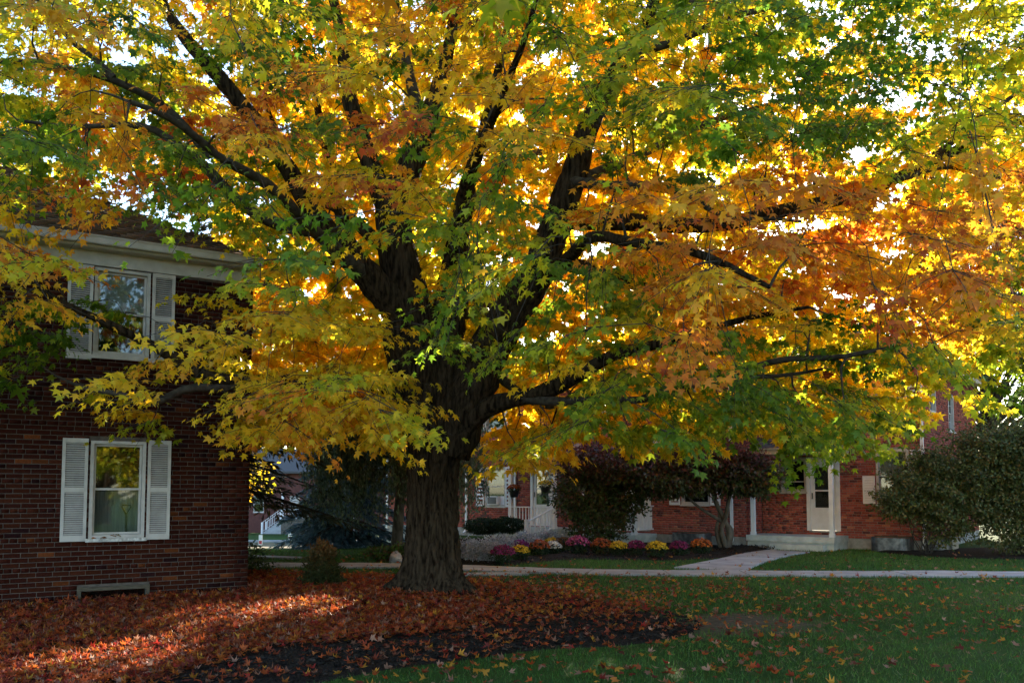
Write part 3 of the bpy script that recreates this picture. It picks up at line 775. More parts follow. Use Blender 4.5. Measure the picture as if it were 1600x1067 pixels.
# wells and air conditioner
def well(W, u0, u1, z1, depth, label):
    root = thing("window_well", W.p((u0 + u1) / 2, 0, .02), label, "window well", "window wells along the brick row")
    g = G(); K = 16; um, hw = (u0 + u1) / 2, (u1 - u0) / 2; out = []; inn = []
    def prof(k, o):
        t = k / K; a = math.pi * t; cx, sx = math.cos(a), math.sin(a)
        return um + (hw - o) * np.sign(cx) * abs(cx) ** .35, .021 + (depth - o) * sx ** .4 if sx > 1e-6 else .021
    for k in range(K):
        (a, na), (b, nb) = prof(k, 0), prof(k + 1, 0); (c, nc), (d, nd) = prof(k, .015), prof(k + 1, .015)
        g.add([W.p(a, -.1, na), W.p(b, -.1, nb), W.p(b, z1, nb), W.p(a, z1, na)], [(0, 1, 2, 3)])
        g.add([W.p(c, -.1, nc), W.p(d, -.1, nd), W.p(d, z1, nd), W.p(c, z1, nc)], [(3, 2, 1, 0)])
        g.add([W.p(a, z1, na), W.p(b, z1, nb), W.p(d, z1, nd), W.p(c, z1, nc)], [(0, 1, 2, 3)])
    add("liner", g.mesh("liner", True), M_steel, root)
    g = G(); W.box(g, u0 + .02, u1 - .02, z1 + .002, z1 + .03, .03, .08); W.box(g, u0 + .02, u1 - .02, z1 - .18, z1 - .03, .021, .03)
    add("lid_bar", g.mesh("lid_bar"), M_wood, root)
well(WR, .34, 1.33, .36, .55, "grey metal window well under the white window beside the right porch")
well(WM, -5.0, -3.9, .36, .5, "grey metal window well behind the twisted shrub stems")
well(WS, .5, 1.6, .32, .5, "pale metal window well behind the big shrub at the corner")
ac = thing("air_conditioner", WM.p(-12.2, 1.12, .0), "window air conditioner set in the lower sash beside the left porch", "air conditioner")
g = G(); WM.box(g, -12.42, -11.95, 1.115, 1.42, -.2, .12); WM.box(g, -12.52, -12.42, 1.115, 1.42, -.08, -.05); WM.box(g, -11.95, -11.74, 1.115, 1.42, -.08, -.05); add("case", g.mesh("case"), M_white2, ac)
g = G(); WM.box(g, -12.39, -11.98, 1.145, 1.39, .121, .128); add("grille", g.mesh("grille"), M_ac, ac)

# ---- far house across the street, with its white stair
def far_house():
    z = -2.48; r = thing("far_house", (-19.4, 82, z), "far brick house with white porch stair seen between the evergreens", "house")
    W = Wall((-19.4, 82), (1, 0), (0, -1))
    g = G(); wall_slab(g, W, -9, 8, z, z + 6, [(-2.5, -1.5, z + 1.6, z + 3.6), (3, 4.1, z + 2, z + 3.6), (-6, -5, z + 2, z + 3.6)]); add("wall", g.mesh("wall"), plain("far_brick", (.09, .032, .026), (.12, .042, .034), .9, 3), r)
    for (a, b, c, d) in ((3, 4.1, z + 2, z + 3.6), (-6, -5, z + 2, z + 3.6)): window(r, W, a, b, c, d, blind=(M_blind, .5))
    door_g = G(); W.box(door_g, -2.45, -1.55, z + 1.6, z + 3.6, -.1, -.05); add("door", door_g.mesh("door"), M_white, r)
    g = G(); W.box(g, -2.8, 4.5, z + 1.25, z + 1.45, 0.01, 2.2); W.box(g, -2.7, 4.4, z, z + 1.25, .02, 2.1); add("porch", g.mesh("porch"), plain("far_porch", (.10, .085, .07), (.14, .12, .10), .9, 3), r)
    g = G()
    for k in range(6): W.box(g, -2.7 - .3 * (k + 1), -2.7 - .3 * k, z, z + 1.2 - .2 * k, .8, 2.1)
    add("stair", g.mesh("stair"), M_conc, r)
    rail_run(r, W.p(-2.7, z + 1.45, 2.1), W.p(4.4, z + 1.45, 2.1), .95, 26)
    rail_run(r, W.p(-2.7, z + 1.4, 2.12), W.p(-4.5, z + .1, 2.12), 1.0, 8); rail_run(r, W.p(-2.7, z + 1.4, .8), W.p(-4.5, z + .1, .8), 1.0, 8)
    for (u, n, zz) in ((-4.5, 2.12, 0), (-4.5, .8, 0), (-2.7, 2.12, 1.4), (-1.2, 2.1, 1.4), (4.4, 2.1, 1.4)): post(r, "post", W, u, n, z + zz, z + zz + 1.1, .07)
    for u in (-2.6, 4.3): post(r, "porch_post", W, u, 2.0, z + 1.45, z + 4.0, .09)
    g = G(); g.add([W.p(-9.5, z + 6, .8), W.p(8.5, z + 6, .8), W.p(8.5, z + 8.4, -4), W.p(-9.5, z + 8.4, -4), W.p(-9.5, z + 5.8, .8), W.p(8.5, z + 5.8, .8), W.p(8.5, z + 5.8, -8), W.p(-9.5, z + 5.8, -8)], [(0, 1, 2, 3), (0, 4, 5, 1), (2, 1, 5, 6), (0, 3, 7, 4), (3, 2, 6, 7), (7, 6, 5, 4)])
    add("roof", g.mesh("roof"), plain("far_roof", (.08, .075, .075), None, .95), r)
far_house()
def street_sign(px, py, Y, w, h, top, label, red):
    p = at(px, py, Y); p[2] = float(terrain(p[0], p[1]))
    r = thing("street_sign", p, label, "sign")
    g = G().box(p[0] - .025, p[0] + .025, p[1] - .02, p[1] + .02, p[2] - .2, p[2] + top); add("post", g.mesh("post"), M_steel, r)
    g = G().box(p[0] - w / 2, p[0] + w / 2, p[1] - .035, p[1] - .022, p[2] + top - h, p[2] + top + .04); pl = add("plate", g.mesh("plate"), M_signw, r)
    g = G()
    if red: g.box(p[0] - w * .4, p[0] + w * .4, p[1] - .040, p[1] - .036, p[2] + top - h * .92, p[2] + top - h * .55)
    else:
        for k in range(4): g.box(p[0] - w * .36, p[0] + w * (.34 - .1 * (k % 2)), p[1] - .040, p[1] - .036, p[2] + top - h * (.30 + .17 * k), p[2] + top - h * (.24 + .17 * k))
    add("print", g.mesh("print"), M_red if red else M_black, pl)
street_sign(407, 858, 56, .24, .62, 1.15, "small white sign with a red lower half beside the far street", True)
street_sign(453, 859, 54, .25, .64, 1.45, "small white sign with dark lines beside the spruce", False)

# ------------------------------------------------------------------ leaves
MAPLE = np.array([(0, 0, 0), (-.20, .02, -.02), (-.46, .06, -.10), (-.30, .24, -.02), (-.62, .55, -.12), (-.36, .54, -.05), (-.17, .50, 0), (-.22, .78, -.06), (0, 1.02, -.16),
                  (.22, .78, -.06), (.17, .50, 0), (.36, .54, -.05), (.62, .55, -.12), (.30, .24, -.02), (.46, .06, -.10), (.20, .02, -.02), (0, .36, .05)])
MAPLE_F = np.array([(16, i, i + 1) for i in range(15)] + [(16, 15, 0)])
MAPLE_S = np.array([(0, 0, 0), (-.46, .08, -.10), (-.26, .27, -.01), (-.62, .58, -.12), (-.18, .52, 0), (0, 1.0, -.14), (.18, .52, 0), (.62, .58, -.12), (.26, .27, -.01), (.46, .08, -.10)])
MAPLE_SF = np.array([(0, 2, 1), (2, 4, 3), (4, 6, 5), (6, 8, 7), (8, 0, 9), (0, 8, 2), (2, 8, 6), (2, 6, 4)])
DIAMOND = np.array([(0, 0, 0), (-.28, .45, -.05), (0, 1, -.1), (.28, .45, -.05)]); DIAMOND_F = np.array([(0, 3, 2), (0, 2, 1)])
NEEDLE = np.array([(0, 0, 0), (-.07, .5, 0), (0, 1, 0), (.07, .5, 0)])
DISC = np.array([(math.cos(a) * .5, math.sin(a) * .5, .0) for a in np.linspace(0, 2 * math.pi, 7)[:-1]] + [(0, 0, .16)]); DISC_F = np.array([(6, i, (i + 1) % 6) for i in range(6)])
def norm(v): return v / (np.linalg.norm(v, axis=-1, keepdims=True) + 1e-9)
def frames(tip, nrm):
    tip = norm(tip); n = norm(nrm - tip * (nrm * tip).sum(-1, keepdims=True)); s = np.cross(tip, n); return s, tip, n
def leaf_verts(T, P, tip, nrm, size, curl=None, bend=None):
    s, t, n = frames(tip, nrm); size = np.asarray(size)[:, None, None]
    z = T[None, :, 2:3] * (1 if curl is None else curl[:, None, None])
    if bend is not None: z = z + bend[0][:, None, None] * (T[None, :, 1:2] - .4) ** 2 + bend[1][:, None, None] * np.abs(T[None, :, 0:1])
    return P[:, None] + size * (T[None, :, 0:1] * s[:, None] + T[None, :, 1:2] * t[:, None] + z * n[:, None])
def leaf_mesh(name, T, TF, P, tip, nrm, size, col, curl=None, bend=None):
    V = leaf_verts(T, P, tip, nrm, size, curl, bend); n, k = V.shape[:2]
    Fs = (TF[None] + np.arange(n)[:, None, None] * k).reshape(-1, TF.shape[1])
    return mesh_np(name, V.reshape(-1, 3), Fs, np.repeat(col, k, axis=0))
RAMP_T = np.array([0, .2, .36, .52, .66, .80, .92, 1.0])
RAMP_C = np.array([(.060, .140, .014), (.135, .230, .016), (.360, .385, .018), (.700, .510, .020), (.720, .420, .018), (.670, .270, .024), (.58, .150, .026), (.42, .070, .024)])
def ramp(t, jit=.14):
    t = np.clip(t, 0, 1); c = np.stack([np.interp(t, RAMP_T, RAMP_C[:, k]) for k in range(3)], -1)
    return c * (1 + jit * rng.standard_normal((len(t), 1)).clip(-2, 2))
def rand_dirs(n): return norm(rng.standard_normal((n, 3)))

# ------------------------------------------------------------------ the maple
maple = thing("maple_tree", (TREE[0], TREE[1], 0), "huge sugar maple in green, yellow and orange autumn leaf beside the brick house", "tree")
# trunk: fluted, with root flare and a groove down the face
nz, na = 170, 190
zs = np.linspace(-.12, 3.25, nz); th = np.linspace(0, 2 * math.pi, na, endpoint=False)
ZT, TH = np.meshgrid(zs, th, indexing='ij')
base_r = np.interp(zs, [-.12, 0, .12, .3, .6, 1.1, 1.7, 2.2, 2.6, 3.0, 3.25], [.82, .72, .58, .490, .440, .420, .412, .425, .455, .48, .45])
cxs = np.interp(zs, [0, 1, 2, 2.6, 3.25], [0, -.01, 0.0, .06, .10])
R = base_r[:, None] * np.ones_like(TH)
roots = [(math.radians(205), .55, .22), (math.radians(-35), .50, .2), (math.radians(250), .18, .25), (math.radians(300), .22, .22), (math.radians(70), .4, .25), (math.radians(130), .4, .22), (math.radians(165), .25, .2)]
for a, amp, w in roots:
    d = np.angle(np.exp(1j * (TH - a))); R += amp * np.exp(-(d / w) ** 2) * np.exp(-np.maximum(ZT, -.1) / .20)
    R += .035 * np.exp(-(d / (w * 1.4)) ** 2) * np.exp(-np.maximum(ZT, 0) / 1.6)
for a, amp, w in ((math.radians(262), .075, .13), (math.radians(310), .03, .10), (math.radians(225), .025, .10), (math.radians(20), .03, .15), (math.radians(120), .05, .15)):
    d = np.angle(np.exp(1j * (TH - a + .06 * np.sin(ZT * 2)))); R -= amp * np.exp(-(d / w) ** 2) * np.clip(ZT / .3, .2, 1)
def vnoise(u, v, pu, seed):
    """periodic value noise in u (period pu)"""
    t = np.random.default_rng(seed).random((pu, 400)); iu, iv = np.floor(u).astype(int), np.floor(v).astype(int); fu, fv = u - iu, v - iv
    fu, fv = fu * fu * (3 - 2 * fu), fv * fv * (3 - 2 * fv); g_ = lambda a, b: t[a % pu, b % 400]
    return (g_(iu, iv) * (1 - fu) + g_(iu + 1, iv) * fu) * (1 - fv) + (g_(iu, iv + 1) * (1 - fu) + g_(iu + 1, iv + 1) * fu) * fv
TU = TH / (2 * math.pi)
wob = .35 * vnoise(TU * 12, ZT * 2.2 + 5, 12, 1)
r1 = 1 - np.abs(2 * vnoise((TU * 30 + wob * 2.5), ZT * 4.2 + 20, 30, 2) - 1); r2 = 1 - np.abs(2 * vnoise((TU * 58 + wob * 4), ZT * 9 + 40, 58, 3) - 1)
R += .030 * (vnoise(TU * 9, ZT * 1.3 + 9, 9, 4) - .5) - .048 * r1 ** 3 - .020 * r2 ** 2 + .024
R += rng.normal(0, .0022, R.shape)
R *= np.interp(ZT, [0, .5, 2.2, 2.8], [1, .94, .94, 1])
TV = np.stack([TREE[0] + cxs[:, None] + R * np.cos(TH), TREE[1] + R * np.sin(TH) * .95, ZT], -1)
i0 = np.arange(nz - 1)[:, None] * na; j0 = np.arange(na)[None]; j1 = (j0 + 1) % na
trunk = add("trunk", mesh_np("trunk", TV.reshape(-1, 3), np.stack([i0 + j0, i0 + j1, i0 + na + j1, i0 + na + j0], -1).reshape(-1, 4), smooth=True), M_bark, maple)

LIMBS = [
 [(672, 700, 12.95, .34), (655, 610, 12.9, .40), (640, 520, 12.85, .40), (630, 450, 12.8, .35), (611, 340, 12.8, .29), (640, 268, 12.9, .26), (668, 200, 13, .22), (690, 130, 13.1, .17), (710, 40, 13.2, .13), (722, -90, 13.3, .08), (735, -230, 13.4, .05)],
 [(612, 350, 12.8, .2), (575, 245, 12.9, .19), (549, 150, 13, .17), (535, 60, 13.1, .14), (505, -50, 13.2, .1), (480, -180, 13.3, .06)],
 [(664, 215, 13, .14), (640, 110, 13.2, .12), (620, 30, 13.4, .11), (600, -70, 13.5, .08), (570, -200, 13.7, .05)],
 [(645, 510, 12.75, .3), (600, 460, 12.5, .25), (550, 405, 12.2, .22), (510, 360, 12, .2), (480, 320, 11.9, .17), (425, 230, 11.7, .15), (345, 115, 11.5, .145), (275, 35, 11.3, .12), (210, -55, 11.2, .09), (130, -170, 11, .05)],
 [(512, 362, 12, .13), (450, 352, 11.7, .11), (385, 328, 11.4, .09), (320, 255, 11, .08), (240, 208, 10.7, .06), (140, 195, 10.3, .04), (30, 190, 9.9, .02)],
 [(610, 395, 12.9, .14), (565, 355, 13.3, .11), (525, 328, 13.7, .09), (470, 290, 14, .07), (420, 180, 14.3, .05), (360, 60, 14.6, .03)],
 [(615, 470, 13.1, .16), (562, 400, 13.8, .13), (535, 345, 14.2, .12), (500, 200, 14.8, .1), (470, 60, 15.2, .07), (440, -80, 15.6, .04)],
 [(682, 650, 12.95, .34), (690, 560, 13, .32), (700, 480, 13.1, .28), (706, 420, 13.2, .24), (722, 330, 13.5, .18), (760, 200, 13.9, .13), (790, 60, 14.2, .09), (820, -100, 14.5, .05)],
 [(700, 710, 12.9, .34), (722, 640, 12.85, .37), (757, 555, 12.8, .33), (800, 490, 12.7, .30), (840, 440, 12.6, .28), (870, 360, 12.5, .26), (895, 280, 12.5, .25), (912, 210, 12.4, .22), (940, 150, 12.4, .2), (975, 90, 12.3, .17), (1010, 30, 12.2, .14), (1035, -50, 12.1, .1), (1060, -170, 12, .05)],
 [(985, 75, 12.3, .12), (1030, 40, 12.1, .11), (1080, 0, 12, .1), (1140, -60, 11.9, .07), (1210, -140, 11.8, .04)],
 [(965, 105, 12.3, .11), (1060, 58, 12, .09), (1130, 35, 11.7, .08), (1205, 8, 11.4, .06), (1290, -40, 11.2, .04)],
 [(715, 675, 12.75, .17), (760, 637, 12.5, .145), (800, 620, 12.3, .125), (850, 608, 12.1, .12), (910, 585, 11.8, .10), (975, 552, 11.5, .08), (1060, 525, 11.1, .06), (1150, 505, 10.7, .04), (1260, 480, 10.2, .02)],
 [(800, 621, 12.3, .08), (860, 625, 12, .07), (930, 630, 11.7, .06), (1010, 620, 11.3, .05), (1090, 600, 10.9, .045), (1170, 590, 10.5, .03), (1290, 575, 10, .018)],
 [(765, 575, 13, .09), (800, 605, 13.2, .07), (835, 627, 13.5, .055), (870, 630, 13.9, .05), (920, 610, 14.5, .04), (1000, 600, 15.2, .025)],
 [(872, 345, 12.6, .17), (1000, 348, 13, .15), (1150, 345, 13.2, .13), (1326, 310, 13.2, .115), (1430, 262, 13.2, .105), (1520, 225, 13.1, .095), (1600, 190, 13, .08), (1750, 130, 12.8, .05)],
 [(1428, 263, 13.2, .07), (1475, 228, 13.1, .065), (1560, 165, 13, .05), (1660, 100, 12.9, .03)],
 [(1380, 285, 13.2, .06), (1455, 268, 13.0, .055), (1510, 262, 12.9, .05), (1600, 290, 12.8, .04), (1690, 320, 12.6, .02)],
 [(896, 283, 12.4, .1), (950, 292, 12, .08), (1000, 285, 11.6, .07), (1060, 305, 11.2, .06), (1130, 332, 10.7, .04), (1250, 350, 10, .02)],
 [(650, 620, 12.75, .15), (560, 592, 12.2, .12), (470, 596, 11.6, .105), (385, 602, 11, .09), (310, 578, 10.5, .075), (240, 535, 10.1, .06), (170, 508, 9.8, .05), (80, 470, 9.5, .04), (20, 410, 9.2, .045), (-60, 370, 9, .03)],
 [(375, 600, 10.95, .07), (290, 612, 10.5, .055), (220, 628, 10.2, .045), (165, 612, 10, .03), (90, 590, 9.7, .015)],
 [(330, 245, 11, .08), (260, 170, 10.8, .07), (175, 120, 10.5, .065), (90, 110, 10.2, .05), (0, 98, 9.9, .04), (-90, 90, 9.6, .02)],
 [(178, 122, 10.5, .06), (140, 85, 10.45, .05), (95, 50, 10.4, .045), (60, 0, 10.3, .035), (20, -70, 10.2, .02)],
 [(840, 445, 12.5, .13), (905, 385, 10.9, .09), (985, 372, 9.6, .07), (1080, 400, 8.7, .05), (1200, 445, 8.0, .025)],
 [(705, 425, 13.0, .14), (742, 255, 11.1, .1), (782, 150, 9.9, .07), (820, 60, 9.0, .05), (860, -60, 8.4, .025)],
 [(565, 425, 12.2, .12), (435, 310, 10.5, .085), (310, 215, 9.4, .06), (200, 160, 8.7, .035)],
 [(1005, 622, 11.3, .05), (1130, 585, 10.4, .04), (1260, 560, 9.7, .035), (1400, 545, 9.1, .02)],
 [(722, 335, 13.5, .14), (800, 260, 15.3, .1), (900, 215, 16.8, .07), (1000, 170, 18, .04)],
 [(605, 430, 13, .14), (505, 405, 15, .1), (430, 430, 16.4, .06), (385, 480, 17.4, .035)],
 [(862, 405, 12.7, .14), (1000, 445, 14.6, .1), (1150, 485, 16, .07), (1300, 505, 17, .04), (1420, 540, 17.6, .02)],
 [(700, 500, 13.2, .12), (760, 480, 15, .09), (850, 500, 16.8, .06), (930, 540, 18, .03)],
 [(895, 285, 12.5, .11), (1010, 235, 13.4, .09), (1150, 180, 14.2, .07), (1300, 130, 14.8, .05), (1440, 90, 15.2, .03)],
]
nodes = []; parent = []; rad = []
limb_objs = []
for li, L in enumerate(LIMBS):
    pts = [(*at(px, py, Y), r * np.interp(py, [-100, 150, 420, 520], [.62, .72, .92, 1])) for px, py, Y, r in L]
    S = smooth_path(pts, .16)
    k = len(S); t = np.linspace(0, 1, k)
    w = .02 + .25 * S[:, 3].clip(0, .1)
    for ax in range(3): S[:, ax] += w * np.sin(t * (7 + ax * 3 + li % 5) + li * 1.7 + ax) * np.minimum(1, 4 * t)
    nsd = 20 if S[0, 3] > .2 else (12 if S[0, 3] > .08 else 8)
    V, Fq = tube_np(S[:, :3], S[:, 3], nsd)
    C0 = np.repeat(S[:, :3], nsd, 0)
    V = C0 + (V - C0) * (1 + .07 * rng.standard_normal((len(V), 1)).clip(-2, 2))
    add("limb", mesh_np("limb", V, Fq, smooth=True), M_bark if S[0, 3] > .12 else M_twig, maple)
    n0 = len(nodes)
    for q in range(k): nodes.append(S[q, :3]); rad.append(S[q, 3])
nodes = list(nodes)

LOW = np.array([(-400, 640), (0, 628), (90, 610), (150, 630), (200, 680), (232, 705), (265, 660), (310, 620), (360, 640), (395, 715), (460, 725), (520, 690), (560, 690), (600, 730), (655, 745), (700, 760), (745, 765), (790, 770), (830, 775), (870, 745), (900, 715), (960, 720), (1040, 742), (1085, 735), (1110, 705), (1180, 705), (1225, 745), (1260, 735), (1300, 715), (1345, 735), (1380, 710), (1450, 700), (1490, 690), (1540, 655), (1600, 655), (2000, 650)], float)
THIN = [(170, 400, 55, 14, .06), (240, 392, 60, 14, .06), (310, 400, 60, 14, .06), (365, 420, 42, 14, .08), (640, 480, 55, 9, .1), (600, 455, 45, 9, .1), (840, 440, 45, 9, .15), (870, 370, 40, 9, .2), (1540, 620, 75, 30, .18), (1480, 610, 45, 30, .4), (1400, 640, 60, 30, .5), (640, 420, 60, 9, .15), (610, 330, 50, 9, .2), (545, 400, 55, 9, .15), (500, 355, 40, 9, .2), (760, 560, 60, 9, .1), (810, 480, 45, 9, .2), (715, 640, 85, 30, .04), (690, 710, 80, 30, .04), (740, 590, 50, 30, .08), (660, 560, 40, 9, .25), (800, 630, 60, 12.4, .06), (860, 610, 50, 12.2, .12), (890, 270, 40, 9, .35), (655, 240, 35, 9, .4), (330, 100, 40, 9, .4), (1040, 45, 55, 9, .4), (520, 60, 35, 9, .4), (800, 625, 50, 9, .2), (1450, 250, 60, 9, .35), (190, 480, 100, 11.6, .10), (190, 560, 70, 11.6, .4), (330, 500, 70, 11.6, .3), (60, 580, 80, 11.6, .4), (340, 620, 60, 11.6, .3)]
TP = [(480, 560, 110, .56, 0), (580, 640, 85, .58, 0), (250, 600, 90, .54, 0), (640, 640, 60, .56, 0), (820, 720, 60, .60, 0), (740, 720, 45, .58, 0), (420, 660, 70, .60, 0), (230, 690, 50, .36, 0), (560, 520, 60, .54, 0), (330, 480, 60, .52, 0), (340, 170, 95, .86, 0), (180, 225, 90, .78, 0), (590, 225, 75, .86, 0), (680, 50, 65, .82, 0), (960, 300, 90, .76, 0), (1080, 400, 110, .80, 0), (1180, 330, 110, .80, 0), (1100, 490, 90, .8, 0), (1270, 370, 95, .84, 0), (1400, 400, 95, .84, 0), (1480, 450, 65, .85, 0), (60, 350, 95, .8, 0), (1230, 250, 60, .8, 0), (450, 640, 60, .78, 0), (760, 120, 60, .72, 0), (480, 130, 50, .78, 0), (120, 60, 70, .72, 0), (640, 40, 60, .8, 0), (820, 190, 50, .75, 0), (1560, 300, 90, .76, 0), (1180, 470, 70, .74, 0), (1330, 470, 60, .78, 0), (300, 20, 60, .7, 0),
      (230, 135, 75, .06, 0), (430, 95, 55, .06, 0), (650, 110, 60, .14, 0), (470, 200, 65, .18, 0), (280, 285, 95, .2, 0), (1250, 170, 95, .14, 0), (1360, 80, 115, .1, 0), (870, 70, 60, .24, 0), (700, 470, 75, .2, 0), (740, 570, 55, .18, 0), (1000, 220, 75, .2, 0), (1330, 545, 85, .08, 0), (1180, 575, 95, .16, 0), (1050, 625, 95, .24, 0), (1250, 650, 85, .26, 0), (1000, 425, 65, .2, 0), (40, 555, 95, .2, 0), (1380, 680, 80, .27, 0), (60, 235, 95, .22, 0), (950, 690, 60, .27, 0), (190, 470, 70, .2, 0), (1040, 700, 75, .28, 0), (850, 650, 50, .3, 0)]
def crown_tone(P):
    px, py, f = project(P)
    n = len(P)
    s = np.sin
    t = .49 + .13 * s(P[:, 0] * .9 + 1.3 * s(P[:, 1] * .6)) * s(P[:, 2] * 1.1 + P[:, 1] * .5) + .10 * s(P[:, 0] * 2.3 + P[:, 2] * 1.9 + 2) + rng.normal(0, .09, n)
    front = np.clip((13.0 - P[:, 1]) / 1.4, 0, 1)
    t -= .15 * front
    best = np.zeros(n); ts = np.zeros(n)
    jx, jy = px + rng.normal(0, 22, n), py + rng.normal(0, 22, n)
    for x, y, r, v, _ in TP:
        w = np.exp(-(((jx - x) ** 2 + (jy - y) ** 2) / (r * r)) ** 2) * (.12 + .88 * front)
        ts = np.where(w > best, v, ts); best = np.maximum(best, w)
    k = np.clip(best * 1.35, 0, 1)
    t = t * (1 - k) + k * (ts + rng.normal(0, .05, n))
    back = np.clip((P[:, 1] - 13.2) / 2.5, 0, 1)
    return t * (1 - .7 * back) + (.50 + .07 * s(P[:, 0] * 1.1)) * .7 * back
# spray centres through the crown volume
SUNN = np.array(SUNV)
BEAM = [(np.array([*gnd(335, 990)[:2], .05]), .0), (np.array([*gnd(380, 978)[:2], .05]), -.08), (np.array([*gnd(140, 1042)[:2], .05]), .22), (np.array([*gnd(50, 1055)[:2], .05]), .18)]
cand = []
tries = 130000
th_ = rng.uniform(0, 2 * math.pi, tries); rr_ = np.sqrt(rng.uniform(0, 1, tries)) * 9.6; zz_ = np.where(np.arange(tries) < 9000, rng.uniform(2.0, 5.0, tries), rng.uniform(2.0, 14.5, tries))
CP = np.stack([TREE[0] + .7 + rr_ * np.cos(th_) * 1.08, TREE[1] + rr_ * np.sin(th_) * .86, zz_], -1)
Rz = 9.6 * np.interp(CP[:, 2], [2.0, 3.0, 4.5, 7, 10, 12.5, 14.5], [.70, .88, 1.0, 1.0, .86, .62, .2])
keep = rr_ < Rz
px, py, f = project(CP)
keep &= py < np.interp(px, LOW[:, 0], LOW[:, 1]) - 46 - 6 * rng.random(tries)
infr = (px > -130) & (px < 1730) & (py > -150)
keep &= infr | (rng.random(tries) < .30)
dens = np.where(rr_ / Rz < .30, .5, 1.0) * np.where(CP[:, 1] < 12.6, 1.0, .95)
for x, y, r, Ymax, kf in THIN:
    dens = np.where((((px - x) ** 2 + (py - y) ** 2) < r * r) & (CP[:, 1] < (12.9 if Ymax == 9 else Ymax if Ymax < 20 else 99)), dens * kf, dens)
keep &= rng.random(tries) < dens
keep &= CP[:, 1] > 5.6
# stay outside the house on the left
hn = (CP[:, 0] - LC[0]) * LN[0] + (CP[:, 1] - LC[1]) * LN[1]; hu = (CP[:, 0] - LC[0]) * LA[0] + (CP[:, 1] - LC[1]) * LA[1]
keep &= ~((hn < .55) & (hu > -.6) & (CP[:, 2] < 6.2 + .4 * np.maximum(0, -hn)))
for b, r in BEAM:
    d = CP - b; al = d @ SUNN; perp = np.linalg.norm(d - al[:, None] * SUNN, axis=1)
    keep &= ~((perp < r + .38) & (al > 0))
CP = CP[keep]
# thin to even spacing
px, py, f = project(CP); lowd = np.interp(px, LOW[:, 0], LOW[:, 1]) - py
order = np.argsort(rng.random(len(CP)) + np.where((lowd < 130) & (px > 330) & (px < 640), -1, 0)); grid = {}; sel = []
NCL = 3050
for i in order:
    p = CP[i]; q = tuple((p // .5).astype(int)); ok = True
    for a in (-1, 0, 1):
        for b in (-1, 0, 1):
            for c in (-1, 0, 1):
                for j in grid.get((q[0] + a, q[1] + b, q[2] + c), ()):
                    if np.sum((CP[j] - p) ** 2) < .23: ok = False; break
                if not ok: break
            if not ok: break
        if not ok: break
    if ok: grid.setdefault(q, []).append(i); sel.append(i)
    if len(sel) >= NCL: break
CP = np.vstack([CP[sel], [at(*q) for q in ((222, 640, 10.7), (236, 662, 10.6), (185, 612, 10.3), (55, 560, 9.8), (15, 595, 9.7), (95, 525, 9.8), (30, 520, 9.6), (1232, 705, 11.4), (1338, 690, 11.2), (1385, 655, 10.8))]])
# connect the sprays to the limbs: nearest node first, each new branch offers its own nodes
N = np.array(nodes); NR = np.array(rad); cap = len(N) + 40000
NB = np.zeros((cap, 3)); NB[:len(N)] = N; NRb = np.zeros(cap); NRb[:len(N)] = NR; cnt = len(N)
d0 = np.array([np.min(np.sum((N - p) ** 2, 1)) for p in CP]); order = np.argsort(d0)
tV = []; tF = []; off = 0
cl_dir = np.zeros((len(CP), 3))
for i in order:
    p = CP[i]
    out = p - np.array([TREE[0], TREE[1], p[2]])
    dv = NB[:cnt] - p; dd = np.sqrt((dv ** 2).sum(1)) + .0
    pen = np.where((dv @ out) > 0, 1.5, 1.0) * np.where(NB[:cnt, 2] > p[2] + .8, 1.2, 1.0)
    j = int(np.argmin(dd * pen)); a = NB[j]; L = dd[j]
    k = max(3, int(L / .28)); t = np.linspace(0, 1, k + 1)[:, None]
    bow = np.array([rng.normal(0, .08), rng.normal(0, .08), rng.uniform(.02, .16)]) * L
    path = a + (p - a) * t + 4 * t * (1 - t) * bow + rng.normal(0, .02, (k + 1, 3)) * np.minimum(1, 5 * t) * (t < .99)
    r0 = min(NRb[j] * .75, .008 + .0085 * L ** 1.1 + .004); rr = np.linspace(r0, .0045, k + 1)
    V, Fq = tube_np(path, rr, 5 if r0 > .012 else 4)
    tV.append(V); tF.append(Fq + off); off += len(V)
    nn = k
    NB[cnt:cnt + nn] = path[1:]; NRb[cnt:cnt + nn] = rr[1:]; cnt += nn
    cl_dir[i] = p - path[-2]
